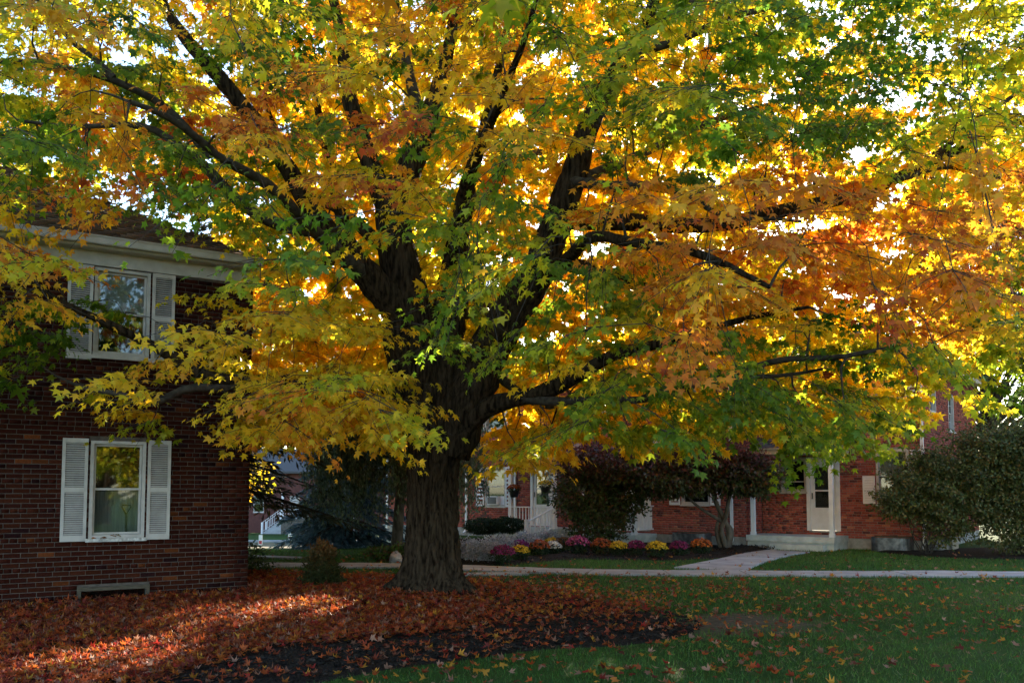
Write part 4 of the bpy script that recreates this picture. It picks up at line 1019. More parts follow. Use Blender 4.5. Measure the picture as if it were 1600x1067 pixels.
# leaves of every spray
px, py, f = project(CP)
infr = (px > -60) & (px < 1660) & (py > -60)
LP = []; LT = []; LN_ = []; LS = []; LTn = []
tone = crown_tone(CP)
for i in range(len(CP)):
    big = not infr[i]
    bk = CP[i][1] > 14.2
    n = (int(rng.integers(58, 92)) if not bk else int(rng.integers(44, 66))) if not big else int(rng.integers(14, 22))
    d = norm(cl_dir[i] * np.array([1, 1, .3]) + 1e-3); side = np.array([-d[1], d[0], 0])
    ntw = 3 if big or bk else 5
    tw = []
    for q in range(ntw):
        ang = (q / (ntw - 1) - .5) * 2.3 + rng.normal(0, .2); ln = rng.uniform(.32, .66)
        e = d * math.cos(ang) * ln + side * math.sin(ang) * ln + np.array([0, 0, rng.uniform(-.15, .05)])
        st = -d * rng.uniform(0, .22); tw.append((st, e))
        t = np.linspace(0, 1, 3)[:, None]; pth = CP[i] + st + (e - st) * t + np.array([0, 0, -.12]) * t ** 2
        V, Fq = tube_np(pth, np.linspace(.0042, .002, 3), 3); tV.append(V); tF.append(np.hstack([Fq]) + off); off += len(V)
    q = rng.integers(0, ntw, n); t = rng.uniform(.05, 1.08, n)
    ST = np.array([x[0] for x in tw])[q]; EN = np.array([x[1] for x in tw])[q]
    P = CP[i] + ST + (EN - ST) * t[:, None] + np.array([0, 0, -.12]) * (t ** 2)[:, None]
    sd = norm(rng.standard_normal((n, 3)) * np.array([1, 1, .35]))
    P = P + sd * rng.uniform(.03, .11, n)[:, None]
    outd = norm((EN - ST) + 1e-3)
    cn = np.array([0, 0, 1.0]) + rng.normal(0, .30, 3) + d * .35
    tip = norm(outd * .7 + sd * .45 + np.array([0, 0, -.60]) + rng.normal(0, .22, (n, 3)))
    nr = norm(cn + rng.normal(0, .34, (n, 3)) + outd * .2)
    LP.append(P); LT.append(tip); LN_.append(nr); LS.append(rng.uniform(.078, .128, n) * (2.1 if big else (min(1.2, max(.72, CP[i][1] / 11.6)) * (1.32 if bk else 1) * (1.22 if CP[i][1] > 16 else 1)))); LTn.append(tone[i] + rng.normal(0, .06, n))
LP, LT, LN_, LS, LTn = map(np.concatenate, (LP, LT, LN_, LS, LTn))
ok = np.ones(len(LP), bool)
hn = (LP[:, 0] - LC[0]) * LN[0] + (LP[:, 1] - LC[1]) * LN[1]; hu = (LP[:, 0] - LC[0]) * LA[0] + (LP[:, 1] - LC[1]) * LA[1]
ok &= ~((hn < .12) & (hu > -.15) & (LP[:, 2] < 5.5)); LP, LT, LN_, LS, LTn = LP[ok], LT[ok], LN_[ok], LS[ok], LTn[ok]
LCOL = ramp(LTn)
px, py, f = project(LP)
vis = (px > 15) & (px < 1585) & (py > 15) & (py < 1000)
near = np.argsort(np.where(vis, f / LS, 1e9))[:300]
mask = np.ones(len(LP), bool); mask[near] = False
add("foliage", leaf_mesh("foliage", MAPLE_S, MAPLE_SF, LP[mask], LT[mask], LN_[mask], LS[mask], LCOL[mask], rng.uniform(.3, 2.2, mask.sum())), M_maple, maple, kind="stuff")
add("twigs", mesh_np("twigs", np.concatenate(tV), np.concatenate(tF), smooth=True), M_twig, maple, kind="stuff")
lm = {}
def leaf_obj(name, P, tip, nrm, size, col, parent=None, mat=M_maple, curl=1.0):
    key = (name, tuple(np.round(np.log(np.maximum(col, .004)) * 3).astype(int)), round(curl))
    if key not in lm:
        T = MAPLE.copy(); T[:, 2] *= curl
        if name == 'fallen_leaf': T[:, 2] += rng.normal(.25, .5) * (T[:, 1] - .4) ** 2 + rng.normal(.2, .5) * np.abs(T[:, 0])
        lm[key] = mesh_np(name, T, MAPLE_F, np.tile(col, (len(T), 1)))
    s, t, n = frames(tip[None], nrm[None]); s, t, n = s[0] * size, t[0] * size, n[0] * size
    return add(name, lm[key], mat, parent, Matrix(((s[0], t[0], n[0], P[0]), (s[1], t[1], n[1], P[1]), (s[2], t[2], n[2], P[2]), (0, 0, 0, 1))))
for i in near: leaf_obj("leaf", LP[i], LT[i], LN_[i], LS[i], LCOL[i], maple)

# ------------------------------------------------------------------ other plants
def cloud(n, blobs, size, pal, T=DIAMOND, shell=.55, up=.4, droop=.2, noise=.35, tones=None):
    """n leaves in ellipsoids (x,y,z,rx,ry,rz,weight), denser toward the skin, lumpy"""
    w = np.array([b[6] if len(b) > 6 else b[3] * b[4] * b[5] for b in blobs], float); w /= w.sum()
    k = rng.choice(len(blobs), n, p=w); B = np.array([b[:6] for b in blobs])[k]
    d = rand_dirs(n); r = shell + (1 - shell) * rng.random(n) ** .6
    lump = 1 + noise * .5 * (np.sin(d[:, 0] * 7 + k) * np.sin(d[:, 1] * 6 + 2 * k) + np.sin(d[:, 2] * 9 + d[:, 0] * 5 + k))
    P = B[:, :3] + d * B[:, 3:] * (r * lump)[:, None]
    tip = norm(d * .6 + rng.normal(0, .5, (n, 3)) + np.array([0, 0, -droop])); nr = norm(d * .5 + np.array([0, 0, up]) + rng.normal(0, .5, (n, 3)))
    pal = np.array(pal); c = pal[rng.integers(0, len(pal), n)]
    if tones is not None: c = tones(P, c)
    c = c * (1 + .2 * rng.standard_normal((n, 1)).clip(-2, 2))
    return P, tip, nr, rng.uniform(.7, 1.3, n) * size, c
def stems(root, name, base, tops, r0, r1, mat=M_twig, n=6, wob=.06):
    g = G()
    for tp in tops:
        a, b = np.array(base, float), np.array(tp, float); a = a + rng.normal(0, r0 * .8, 3) * np.array([1, 1, 0])
        t = np.linspace(0, 1, 7)[:, None]; P = a + (b - a) * t + rng.normal(0, wob, (7, 3)) * np.sin(t * math.pi)
        g.tube(P, np.linspace(r0, r1, 7), n)
    return add(name, g.mesh(name, True), mat, root)
def shrub(name, loc, blobs, n, size, pal, label, cat="shrub", group=None, T=DIAMOND, TF=DIAMOND_F, mat=None, nst=6, r0=.02, shell=.5, tones=None, **kw):
    root = thing(name, loc, label, cat, group)
    P, tip, nr, sz, c = cloud(n, blobs, size, pal, T, shell, tones=tones, **kw)
    ok = P[:, 2] > loc[2] + .02; P, tip, nr, sz, c = P[ok], tip[ok], nr[ok], sz[ok], c[ok]
    add("foliage", leaf_mesh("foliage", T, TF, P, tip, nr, sz, c), mat or M_leaf, root, kind="stuff")
    if nst:
        tops = [np.array(blobs[k % len(blobs)][:3]) + rng.normal(0, .3, 3) * np.array(blobs[k % len(blobs)][3:6]) for k in range(nst)]
        stems(root, "stem", (loc[0], loc[1], loc[2] - .05), tops, r0, r0 * .3)
    return root
# dark red-green ornamental shrubs in front of the row
def redtop(P, c):
    k = np.clip((P[:, 2] - 1.9) / .9 + rng.normal(0, .35, len(P)), 0, 1)[:, None]
    return c * (1 - k) + np.array((.135, .036, .036)) * k
GD = [(.036, .062, .020), (.050, .078, .022), (.070, .080, .022), (.085, .05, .028)]
shrub("burning_bush", (2.45, 23.3, 0), [(x + .42, *q) for x, *q in [(2.05, 23.3, 2.35, 1.3, .9, .62), (1.6, 23.2, 1.5, 1.0, .8, .85), (2.5, 23.3, 1.5, .95, .75, .85), (2.0, 23.2, .75, .85, .7, .65), (3.0, 23.4, 2.2, .6, .6, .45), (1.4, 23.3, 2.3, .55, .6, .45)]], 21000, .10, GD,
      "dense dark green and maroon burning bush reaching the ground between the porches", nst=8, tones=redtop, shell=.35)
t2 = thing("ornamental_tree", (5.85, 22.9, 0), "spreading dark maroon and green small tree on twisted grey stems", "tree")
P, tip, nr, sz, c = cloud(27000, [(4.6, 22.7, 2.15, 1.45, 1.0, .72), (5.9, 22.6, 2.15, 1.25, 1.0, .68), (3.6, 22.9, 2.1, .9, .8, .6), (6.6, 22.5, 2.0, .75, .8, .55), (5.3, 22.5, 2.65, 1.4, .9, .45), (4.3, 22.2, 1.75, 1.0, .7, .35), (6.2, 22.2, 1.8, .8, .6, .35)], .10, GD, shell=.3, tones=redtop)
add("crown", leaf_mesh("crown", DIAMOND, DIAMOND_F, P, tip, nr, sz, c), M_leaf, t2, kind="stuff")
for path, r in (([(5.9, 22.9, -.05), (5.72, 22.85, .5), (5.85, 22.8, .95), (5.95, 22.75, 1.5), (6.2, 22.7, 2.2)], .085), ([(5.82, 22.95, -.05), (5.95, 22.9, .45), (5.78, 22.9, .9), (5.55, 22.85, 1.4), (5.45, 22.8, 2.2)], .095), ([(5.95, 22.95, .0), (6.02, 22.95, .55), (5.6, 22.85, .85), (5.0, 22.8, 1.25), (4.3, 22.75, 2.0)], .065), ([(5.75, 22.95, -.05), (5.6, 22.9, .5), (5.7, 22.95, 1.1), (5.3, 22.9, 1.9)], .06)):
    S = smooth_path([(*p, r * (1 - .14 * k)) for k, p in enumerate(path)], .1); g = G().tube(S[:, :3], S[:, 3], 9); add("trunk", g.mesh("trunk", True), M_bark2, t2)
# big loose shrubs at the right-hand corner
GO = [(.075, .105, .028), (.105, .13, .034), (.14, .15, .04), (.17, .13, .04), (.08, .085, .03)]
shrub("forsythia_bush", (10.35, 20.9, 0), [(10.3, 20.9, 1.55, 1.0, .8, .72), (9.7, 21.0, 1.25, .62, .6, .42), (10.9, 20.8, 1.5, .85, .8, .8), (10.5, 20.9, 2.25, .7, .65, .5), (10.8, 20.8, .75, .6, .5, .45)], 20000, .082, GO, "loose olive green shrub arching over the white window at the corner", nst=14, r0=.014, shell=.3, noise=.6)
shrub("forsythia_bush", (12.6, 20.8, 0), [(12.5, 20.9, 2.3, 1.4, 1.0, .95), (11.8, 20.8, 2.7, .9, .8, .55), (13.3, 20.7, 1.9, 1.2, .9, 1.0), (12.3, 20.6, 1.35, 1.0, .7, .65), (12.9, 20.6, 2.9, 1.0, .8, .5), (11.7, 20.7, 1.1, .7, .6, .6), (11.4, 20.8, 2.0, .7, .6, .6), (13.4, 20.5, .8, 1.0, .6, .7), (12.2, 20.4, .55, .8, .5, .5)], 38000, .084, GO, "tallest olive and yellow-green shrub before the side wall of the brick row", nst=18, r0=.016, shell=.3, noise=.6)
shrub("forsythia_bush", (14.2, 21.4, 0), [(13.7, 21.4, 1.1, 1.2, 1.0, 1.1), (14.2, 21.0, .5, 1.2, .7, .5), (15.0, 21.6, 1.9, 1.3, 1.0, 1.3), (14.0, 21.4, 2.4, 1.0, .9, .8)], 18000, .10, GO, "round olive shrub next beyond the tallest one, past the end of the brick row", nst=12, r0=.016, shell=.3, noise=.6)
# clipped hedge, low plants
ph = WM.p(-10.1, 0, PA + 1.0)
shrub("boxwood_hedge", (ph[0] - .1, ph[1], 0), [(ph[0] - .5, ph[1] + .1, .48, .65, .35, .26), (ph[0] + .25, ph[1] - .1, .52, .65, .35, .26)], 9000, .06, [(.016, .034, .011), (.022, .044, .014), (.03, .052, .017)], "low clipped dark boxwood hedge before the left porch railing", nst=5, noise=.12, shell=.5)
silver = [(.30, .31, .34), (.38, .38, .42), (.24, .25, .27), (.33, .33, .38)]
for k, (x, y, s, lab) in enumerate(((-1.05, 19.1, .42, "silver grey leafy shrub nearest the maple trunk in the flower bed"), (-.62, 18.6, .46, "broad silver grey shrub at the edge of the sidewalk"), (-.35, 20.4, .45, "silver grey shrub behind the yellow and lilac mums"), (.25, 22.2, .5, "silver grey shrub under the end of the clipped hedge"), (.95, 23.2, .45, "silver grey shrub beside the foot of the stair railing"))):
    shrub("dusty_miller", (x, y, .02), [(x, y, .22, s, s * .8, .26), (x + .15, y, .32, s * .6, s * .6, .2)], 2600, .055, silver, lab, nst=5, r0=.006, shell=.3, T=DIAMOND, noise=.5, up=.1)
shrub("perennial_clump", (-2.75, 19.2, 0), [(-2.95, 19.2, .16, .45, .3, .17), (-2.5, 19.25, .2, .4, .3, .2)], 1500, .09, [(.06, .12, .02), (.09, .15, .03), (.05, .10, .02), (.12, .06, .03)], "leafy green perennials beside the pale rock at the sidewalk", nst=0)
shrub("perennial_clump", (.55, 20.3, 0), [(.55, 20.3, .14, .2, .2, .14)], 400, .07, [(.08, .12, .02), (.12, .14, .03)], "small green clump between the rust and yellow mums", nst=0)
shrub("corner_shrub", (-5.0, 15.9, 0), [(-5.0, 15.9, .32, .3, .3, .3), (-4.8, 15.85, .18, .28, .25, .18)], 1500, .055, [(.03, .055, .02), (.045, .075, .025), (.06, .085, .03)], "small loose green shrub at the back corner of the shuttered house", nst=6, r0=.008, noise=.6)
# small dwarf evergreen with bronzed tips
def bronzed(P, c):
    k = np.clip((P[:, 2] - .38) / .3 + rng.normal(0, .4, len(P)), 0, 1)[:, None] * .65
    return c * (1 - k) + np.array((.20, .075, .022)) * k
shrub("dwarf_evergreen", (-3.12, 13.75, .02), [(-3.12, 13.75, .48, .22, .22, .27), (-3.1, 13.75, .26, .27, .25, .2), (-3.2, 13.75, .12, .25, .22, .12), (-2.98, 13.72, .14, .2, .2, .12)], 11000, .05, [(.026, .034, .010), (.038, .045, .012), (.055, .055, .016)], "little dwarf evergreen with bronzed tips in the leaf carpet", "shrub", T=NEEDLE * np.array([3, 1, 1]), mat=M_needle, nst=4, r0=.015, shell=.3, tones=bronzed, noise=.5, droop=-.4)
rk = thing("rock", (-2.62, 18.85, 0), "pale rounded rock beside the green perennials", "rock")
V, Fq = tube_np([(-2.62, 18.85, z) for z in np.linspace(-.05, .34, 9)], [.13, .145, .15, .15, .14, .125, .10, .065, .02], 12)
V[:, 2] *= .72; V[:, 0] *= 1.0; V += rng.normal(0, .016, V.shape); g = G().add(V, [tuple(x) for x in Fq]); add("stone", g.mesh("stone", True), M_rock, rk)

# chrysanthemums
MUM = {"yellow": [(.62, .40, .02), (.70, .47, .03), (.55, .34, .02)], "magenta": [(.20, .022, .085), (.26, .03, .11), (.15, .018, .07)], "lilac": [(.42, .22, .36), (.50, .30, .43), (.36, .17, .30)], "purple": [(.17, .03, .16), (.23, .045, .2), (.13, .02, .12)], "rust": [(.30, .07, .018), (.38, .10, .022), (.24, .05, .015)], "white": [(.62, .60, .58), (.70, .69, .67), (.5, .47, .47)], "orange": [(.45, .115, .02), (.52, .15, .025), (.36, .085, .018)], "pink": [(.36, .06, .16), (.44, .10, .22), (.28, .04, .12)], "bronze": [(.13, .06, .02), (.17, .08, .028), (.1, .05, .018)]}
mum_mesh = {}
def mum_parts(color):
    if color in mum_mesh: return mum_mesh[color]
    P, tip, nr, sz, c = cloud(420, [(0, 0, .15, .23, .23, .15)], .06, [(.02, .04, .012), (.03, .055, .016), (.018, .03, .01)], shell=.4, noise=.25); P[:, 2] = np.maximum(P[:, 2], .0)
    leaves = leaf_mesh("mum_leaves", DIAMOND, DIAMOND_F, P, tip, nr, sz, c)
    n = 260; d = rand_dirs(n); d[:, 2] = np.abs(d[:, 2]); d = norm(d + np.array([0, 0, .18]))
    P = np.array([0, 0, .15]) + d * np.array([.245, .245, .2]) * (1 + .05 * rng.standard_normal((n, 1)))
    nr = norm(d + rng.normal(0, .25, (n, 3))); tip = rand_dirs(n); pal = np.array(MUM[color]); c = pal[rng.integers(0, 3, n)] * (1 + .15 * rng.standard_normal((n, 1)))
    bl = leaf_mesh("mum_blooms", DISC, DISC_F, P, tip, nr, rng.uniform(.036, .056, n), c)
    mum_mesh[color] = (leaves, bl); return mum_mesh[color]
def mum(x, y, color, s, label, z=.05, name="chrysanthemum", hang=None, squash=1.0):
    r = thing(name, (x, y, z), label, "flowers", "mums along the flower bed" if hang is None else "hanging baskets on the porch", rng.uniform(0, 6), local=True)
    L, B = mum_parts(color); S = Matrix.Diagonal((s, s, s * squash, 1))
    add("leaves", L, M_leaf, r, S, kind="stuff"); add("blooms", B, M_bloom, r, S, kind="stuff")
    return r
for (pxm, pym, colr, s, lab) in (
    (775, 877, "lilac", 1.0, "lilac mum against the silver shrub"), (783, 873, "yellow", .85, "yellow mum peeping out behind the lilac one"), (786, 883, "magenta", 1.15, "deep magenta mum at the edge of the sidewalk"),
    (812, 869, "purple", 1.05, "purple mum behind a yellow one, by the silver shrubs"), (812, 877, "yellow", .95, "round yellow mum standing forward of the purple one"), (843, 871, "rust", 1.1, "rust coloured mum beside the white one"),
    (863, 863, "yellow", 1.0, "yellow mum directly behind the white one"), (864, 869, "white", .95, "only white mum in the flower bed"), (880, 865, "bronze", 1.1, "dull bronze faded mum next to the white one"),
    (903, 868, "pink", 1.3, "broad pink mum under the dark bush"), (940, 869, "rust", 1.15, "rust orange mum between the pink one and a yellow one"), (967, 870, "yellow", 1.0, "yellow mum between rust orange and wine coloured mums"),
    (994, 870, "magenta", 1.05, "wine coloured mum before the corner post of the middle porch"), (1026, 873, "yellow", 1.1, "large yellow mum right of the middle porch corner"), (1062, 871, "magenta", 1.05, "wine coloured mum in front of the dark window well"), (1096, 869, "orange", 1.15, "bright orange mum last in the row near the twisted stems")):
    q = gnd(pxm, pym); mum(q[0], q[1], colr, s * .95, lab)
def hanging(u, colr, zt, lab):
    p = WM.p(u, zt, PA + .02)
    r = mum(p[0], p[1], colr, .95, lab, z=p[2], name="hanging_basket", hang=1, squash=.8)
    g = G(); V, Fq = tube_np([(0, 0, z) for z in (-.16, -.15, -.05, .05, .06)], [.10, .12, .145, .165, .165], 14); g.add(V, [tuple(x) for x in Fq]); g.f.append(tuple(range(13, -1, -1))); add("pot", g.mesh("pot", True), M_black, r)
    g = G()
    for a in (0, 2.1, 4.2): g.tube([(.16 * math.cos(a), .16 * math.sin(a), .05), (0, 0, .62)], .004, 4)
    g.tube([(0, 0, .62), (0, 0, 2.52 - zt - .02)], .005, 4); add("hanger", g.mesh("hanger"), M_black, r)
hanging(-8.98, "yellow", 1.68, "hanging basket of yellow mums by the right post of the left porch")
hanging(-10.25, "rust", 1.55, "hanging basket in a black pot by the left post of the left porch")

# ------------------------------------------------------------------ conifers and background trees
def conifer(name, x, y, h, r, n, pal, label, z_low=.2, droop=.35, size=.16, gap=.0, per=11, bare=0.0, mat=M_needle):
    z0 = float(terrain(x, y)); root = thing(name, (x, y, z0), label, "tree")
    g = G().tube([(x, y, z0 - .2), (x + .05, y, z0 + h * .5), (x, y, z0 + h)], [.02 * h + .04, .012 * h + .02, .01], 8); add("trunk", g.mesh("trunk", True), M_bark2, root)
    bg_ = G(); Ps = []; Ds = []
    lv = int((h - z_low) / .33)
    for k in range(lv):
        t = k / lv; zz = z0 + z_low + (h - z_low) * t; rr = r * (1 - t) ** .85 + .08
        for b in range(max(5, int(per * (1 - .5 * t)))):
            a = rng.uniform(0, 2 * math.pi); L = rr * rng.uniform(.55, 1.15); d = np.array([math.cos(a), math.sin(a), 0])
            s = np.linspace(0, 1, 6)[:, None]; P = np.array([x, y, zz]) + d * L * s + np.array([0, 0, 1]) * (-droop * L * s ** 1.4 + .15 * droop * L * s ** 3)
            bg_.tube(P, np.linspace(.012 + .01 * L, .004, 6), 4, cap=False)
            m = int(n / lv / per * (1 - .4 * t) * 1.4)
            u = rng.uniform(.15 + bare, 1.02, m); q = np.stack([np.interp(u, s[:, 0], P[:, c]) for c in range(3)], -1)
            sd = np.array([-d[1], d[0], 0]); side = rng.choice([-1, 1], m)[:, None] * rng.uniform(.3, 1, (m, 1))
            w = (.28 * L * (1 - u * .75) + .05)[:, None]
            off_ = rng.random((m, 1))
            q = q + sd * side * w * off_ + np.array([0, 0, -1]) * off_ * w * .35 + rng.normal(0, .03, (m, 3))
            Ps.append(q); Ds.append(norm(d * .7 + sd * side * .7 + np.array([0, 0, -.25 - droop * .4]) + rng.normal(0, .25, (m, 3))))
    P = np.concatenate(Ps); D = np.concatenate(Ds); k = len(P)
    add("branches", bg_.mesh("branches"), M_twig, root, kind="stuff")
    pal = np.array(pal); c = pal[rng.integers(0, len(pal), k)] * (1 + .22 * rng.standard_normal((k, 1)).clip(-2, 2))
    add("needles", leaf_mesh("needles", NEEDLE * np.array([1.5, 1, 1]), DIAMOND_F, P, D, norm(np.array([0, 0, 1]) + rng.normal(0, .5, (k, 3))), rng.uniform(.7, 1.3, k) * size, c), mat, root, kind="stuff")
    return root
conifer("blue_spruce", -4.95, 25.2, 6.4, 2.15, 46000, [(.065, .120, .140), (.090, .155, .175), (.05, .09, .11), (.12, .18, .20)], "dense blue spruce with skirts to the ground left of the brick row", .15, .42, .22, per=14)
conifer("dark_conifer", -7.3, 20.2, 9.5, 3.3, 24000, [(.045, .050, .024), (.062, .062, .028), (.085, .062, .032), (.035, .044, .022)], "thin brown-green conifer with bare drooping branches behind the shuttered house", 1.8, .34, .22, bare=.12, per=11)
def weeping(x, y):
    z0 = 0; root = thing("weeping_tree", (x, y, z0), "weeping dark green tree with hanging strands behind the maple trunk", "tree")
    g = G().tube([(x, y, -.1), (x + .1, y, 1.5), (x - .05, y, 3.2), (x, y, 5.2)], [.16, .13, .10, .05], 9); add("trunk", g.mesh("trunk", True), M_bark2, root)
    br = G(); P = []; D = []
    for k in range(400):
        a = rng.uniform(0, 2 * math.pi); L = rng.uniform(.7, 2.4); top = rng.uniform(2.8, 6.0); bot = rng.uniform(.75, 2.2) if L > 1.1 else rng.uniform(1.2, 2.8)
        d = np.array([math.cos(a), math.sin(a), 0]); s = np.linspace(0, 1, 9)
        pth = np.stack([x + d[0] * L * np.minimum(1, s * 2.2), y + d[1] * L * np.minimum(1, s * 2.2), np.where(s < .45, top - .6 + 1.4 * np.sin(s / .45 * 2.2) * .45, 0)], -1)
        zt = pth[4 - 1, 2]; pth[s >= .45, 2] = np.linspace(zt, bot, (s >= .45).sum()); pth[:, :2] += rng.normal(0, .03, (9, 2))
        br.tube(pth, np.linspace(.012, .003, 9), 3, cap=False)
        m = 130; u = rng.uniform(.2, 1, m); q = np.stack([np.interp(u, s, pth[:, c]) for c in range(3)], -1) + rng.normal(0, .05, (m, 3)); P.append(q)
        D.append(norm(np.array([0, 0, -1.0]) + rng.normal(0, .45, (m, 3))))
    add("branches", br.mesh("branches"), M_twig, root, kind="stuff")
    P = np.concatenate(P); D = np.concatenate(D); k = len(P); pal = np.array([(.085, .13, .078), (.115, .165, .10), (.145, .19, .12), (.065, .10, .06)])
    add("crown", leaf_mesh("crown", DIAMOND * np.array([.7, 1, 1]), DIAMOND_F, P, D, rand_dirs(k), rng.uniform(.085, .14, k), pal[rng.integers(0, 4, k)] * (1 + .2 * rng.standard_normal((k, 1)).clip(-2, 2))), M_leaf, root, kind="stuff")
weeping(-3.05, 22.0)
def broadleaf(name, x, y, h, r, n, t0, label, zlow, size=.2, seed=0, green=None, maple_shape=False):
    z0 = float(terrain(x, y)); root = thing(name, (x, y, z0), label, "tree", "trees standing beyond the houses")
    rs = np.random.default_rng(seed)
    cl = []
    nb = 46
    for k in range(nb):
        a = rs.uniform(0, 6.28); zz = zlow + (h - zlow) * rs.random() ** .9; q = (zz - zlow) / (h - zlow); R_ = r * (1 - abs(q - .38) ** 1.7 * 1.3) * rs.uniform(.35, 1)
        s = rs.uniform(.16, .27) * r
        cl.append((x + R_ * math.cos(a), y + R_ * math.sin(a), z0 + zz, s, s, s * .6))
    g = G(); g.tube([(x, y, z0 - .3), (x + .1, y, z0 + h * .35), (x - .1, y, z0 + h * .8)], [.028 * h, .02 * h, .004 * h], 9)
    add("trunk", g.mesh("trunk", True), M_bark, root)
    g = G()
    for c in cl:
        b = np.array([x, y, z0 + zlow * .6 + .45 * (c[2] - z0 - zlow * .6)]); t = np.linspace(0, 1, 5)[:, None]
        g.tube(b + (np.array(c[:3]) - b) * t + np.array([0, 0, .3]) * np.sin(t * math.pi), np.linspace(.008 * h, .01, 5), 5, cap=False)
    add("branches", g.mesh("branches"), M_twig, root)
    T, TF = (MAPLE_S, MAPLE_SF) if maple_shape else (DIAMOND * np.array([1.5, 1, 1]), DIAMOND_F)
    P, tip, nr, sz, c = cloud(n, cl, size, [(1, 1, 1)], shell=.1, noise=.5)
    if green: pal = np.array(green); c = pal[rng.integers(0, len(pal), len(P))] * (1 + .2 * rng.standard_normal((len(P), 1)).clip(-2, 2))
    else: c = ramp(t0 + .12 * np.sin(P[:, 0] * .9 + P[:, 2]) + rng.normal(0, .06, len(P)))
    add("crown", leaf_mesh("crown", T, TF, P, tip, nr, sz, c), M_far, root, kind="stuff")
broadleaf("golden_tree", -12.2, 37, 13, 4.6, 9000, .55, "golden yellow tree behind the brown conifer", 3.4, .26, 1)
broadleaf("golden_tree", -17, 27, 13, 5.2, 9000, .50, "yellow-green tree rising behind the roof of the shuttered house", 3.0, .26, 2)
broadleaf("orange_tree", 18.0, 27.5, 15.5, 5.2, 9000, .70, "orange tree beside the end of the brick row", 5.0, .19, 3, maple_shape=True)
broadleaf("golden_tree", 7.0, 41, 11.3, 4.6, 5200, .56, "amber tree added behind the middle of the brick row to dapple the sun", 4.0, .30, 4)  # added in the sun's path; height and leaf count shaped to break the low light
broadleaf("green_tree", 24, 42, 17, 5, 7000, 0, "dark green tree behind the orange one", 3, .34, 5, green=[(.03, .06, .02), (.045, .08, .025), (.06, .09, .03)])
broadleaf("green_tree", -33, 100, 14, 8, 5000, 0, "dull green tree left of the far porch", 2, .6, 6, green=[(.04, .07, .02), (.07, .09, .025)])
broadleaf("golden_tree", -17, 103, 15, 8, 5000, .5, "yellow tree behind the far porch", 2, .6, 7)
broadleaf("golden_tree", 12.5, -14, 15, 6.5, 6000, .40, "yellow-green tree standing behind the viewpoint, mirrored in the window", .3, .45, 8)

broadleaf("green_tree", 34, 46, 13, 6, 6000, 0, "wide dull green tree far right of the brick row", 1, .4, 10, green=[(.03, .06, .02), (.05, .075, .025)])
broadleaf("golden_tree", 27, 33, 11, 5, 6000, .48, "yellow-green tree past the end of the brick row", 1, .32, 12)
# ------------------------------------------------------------------ leaf litter, mulch chips, grass
def litter_density(x, y):
    px, py, f = project(np.stack([x, y, np.zeros_like(x)], -1))
    bed = inpoly(x, y, BED)
    line = np.interp(px, [-600, 200, 420, 600, 800, 1000, 1200], [1200, 1085, 1025, 1004, 986, 962, 930])
    d = np.where(bed, np.where(py < line, 560, 95), 0.)
    k = np.clip((px - 690) / 120, 0, 1); d = np.where(bed & (py < line), d * (1 - .62 * k), d)
    dist = np.hypot(x - .3, y - 11.5)
    lawn = 46 * np.exp(-(np.maximum(dist - 2.0, 0) / 2.6) ** 1.3) + 11
    lawn = np.where((y > 13.2) & (x < 1.5), lawn + 45 * np.exp(-np.maximum(0, y - 14.2) / .9), lawn)
    lawn = np.where(y > 16.9, np.where(x < 1.5, 4.5, 3.0), lawn)
    d = np.where(bed, d, lawn)
    return np.where(on_walk(x, y), np.minimum(d, 4), d) * np.where(y > 22, .5, 1)
nL = 215000
lx, ly = rng.uniform(-8.5, 12, nL), rng.uniform(5.4, 22.5, nL)
clump = .35 + 1.3 * np.clip(.5 + .5 * np.sin(lx * 3.1 + 2 * np.sin(ly * 2.3)) * np.sin(ly * 3.7 + lx), 0, 1) ** 1.2
dl = litter_density(lx, ly); dl = np.where(dl < 100, dl * clump, dl)
ok = rng.random(nL) < dl * (20.5 * 17.1) / nL
ok &= np.hypot(lx - TREE[0], ly - TREE[1]) > .5
hn = (lx - LC[0]) * LN[0] + (ly - LC[1]) * LN[1]; hu = (lx - LC[0]) * LA[0] + (ly - LC[1]) * LA[1]
ok &= ~((hn < .04) & (hu > -.05))
lx, ly, dl = lx[ok], ly[ok], dl[ok]; n = len(lx)
bed = inpoly(lx, ly, BED)
lz = np.where(bed, bedz(lx, ly) + rng.uniform(.0, .06, n) * (dl > 100), terrain(lx, ly) + np.where(on_walk(lx, ly), .04, .045)) + .012
P = np.stack([lx, ly, lz], -1); a = rng.uniform(0, 2 * math.pi, n)
tip = np.stack([np.cos(a), np.sin(a), rng.normal(0, .22, n)], -1); nr = norm(np.array([0, 0, 1]) + rng.normal(0, .36, (n, 3)))
DRY = np.array([(.25, .050, .024), (.34, .080, .024), (.40, .125, .024), (.17, .030, .022), (.27, .125, .080), (.34, .18, .12), (.48, .23, .03), (.44, .085, .022), (.14, .052, .032), (.32, .030, .022)])
wts = np.array([.18, .16, .12, .12, .08, .05, .05, .13, .04, .07]); lk = rng.choice(10, n, p=wts / wts.sum())
lk = np.where(~bed & (rng.random(n) < .28), rng.choice([5, 6, 4, 6], n), lk)
cc = DRY[lk] * (1 + .22 * rng.standard_normal((n, 1)).clip(-2, 2)); sz = rng.uniform(.044, .088, n); cu = rng.uniform(-3.2, 1.5, n)
px, py, f = project(P)
can = (~bed) & (px > 12) & (px < 1588) & (py < 1055) & ~on_walk(lx, ly)
pick = np.argsort(np.where(can, f / sz, 1e9))[:260]
m = np.ones(n, bool); m[pick] = False
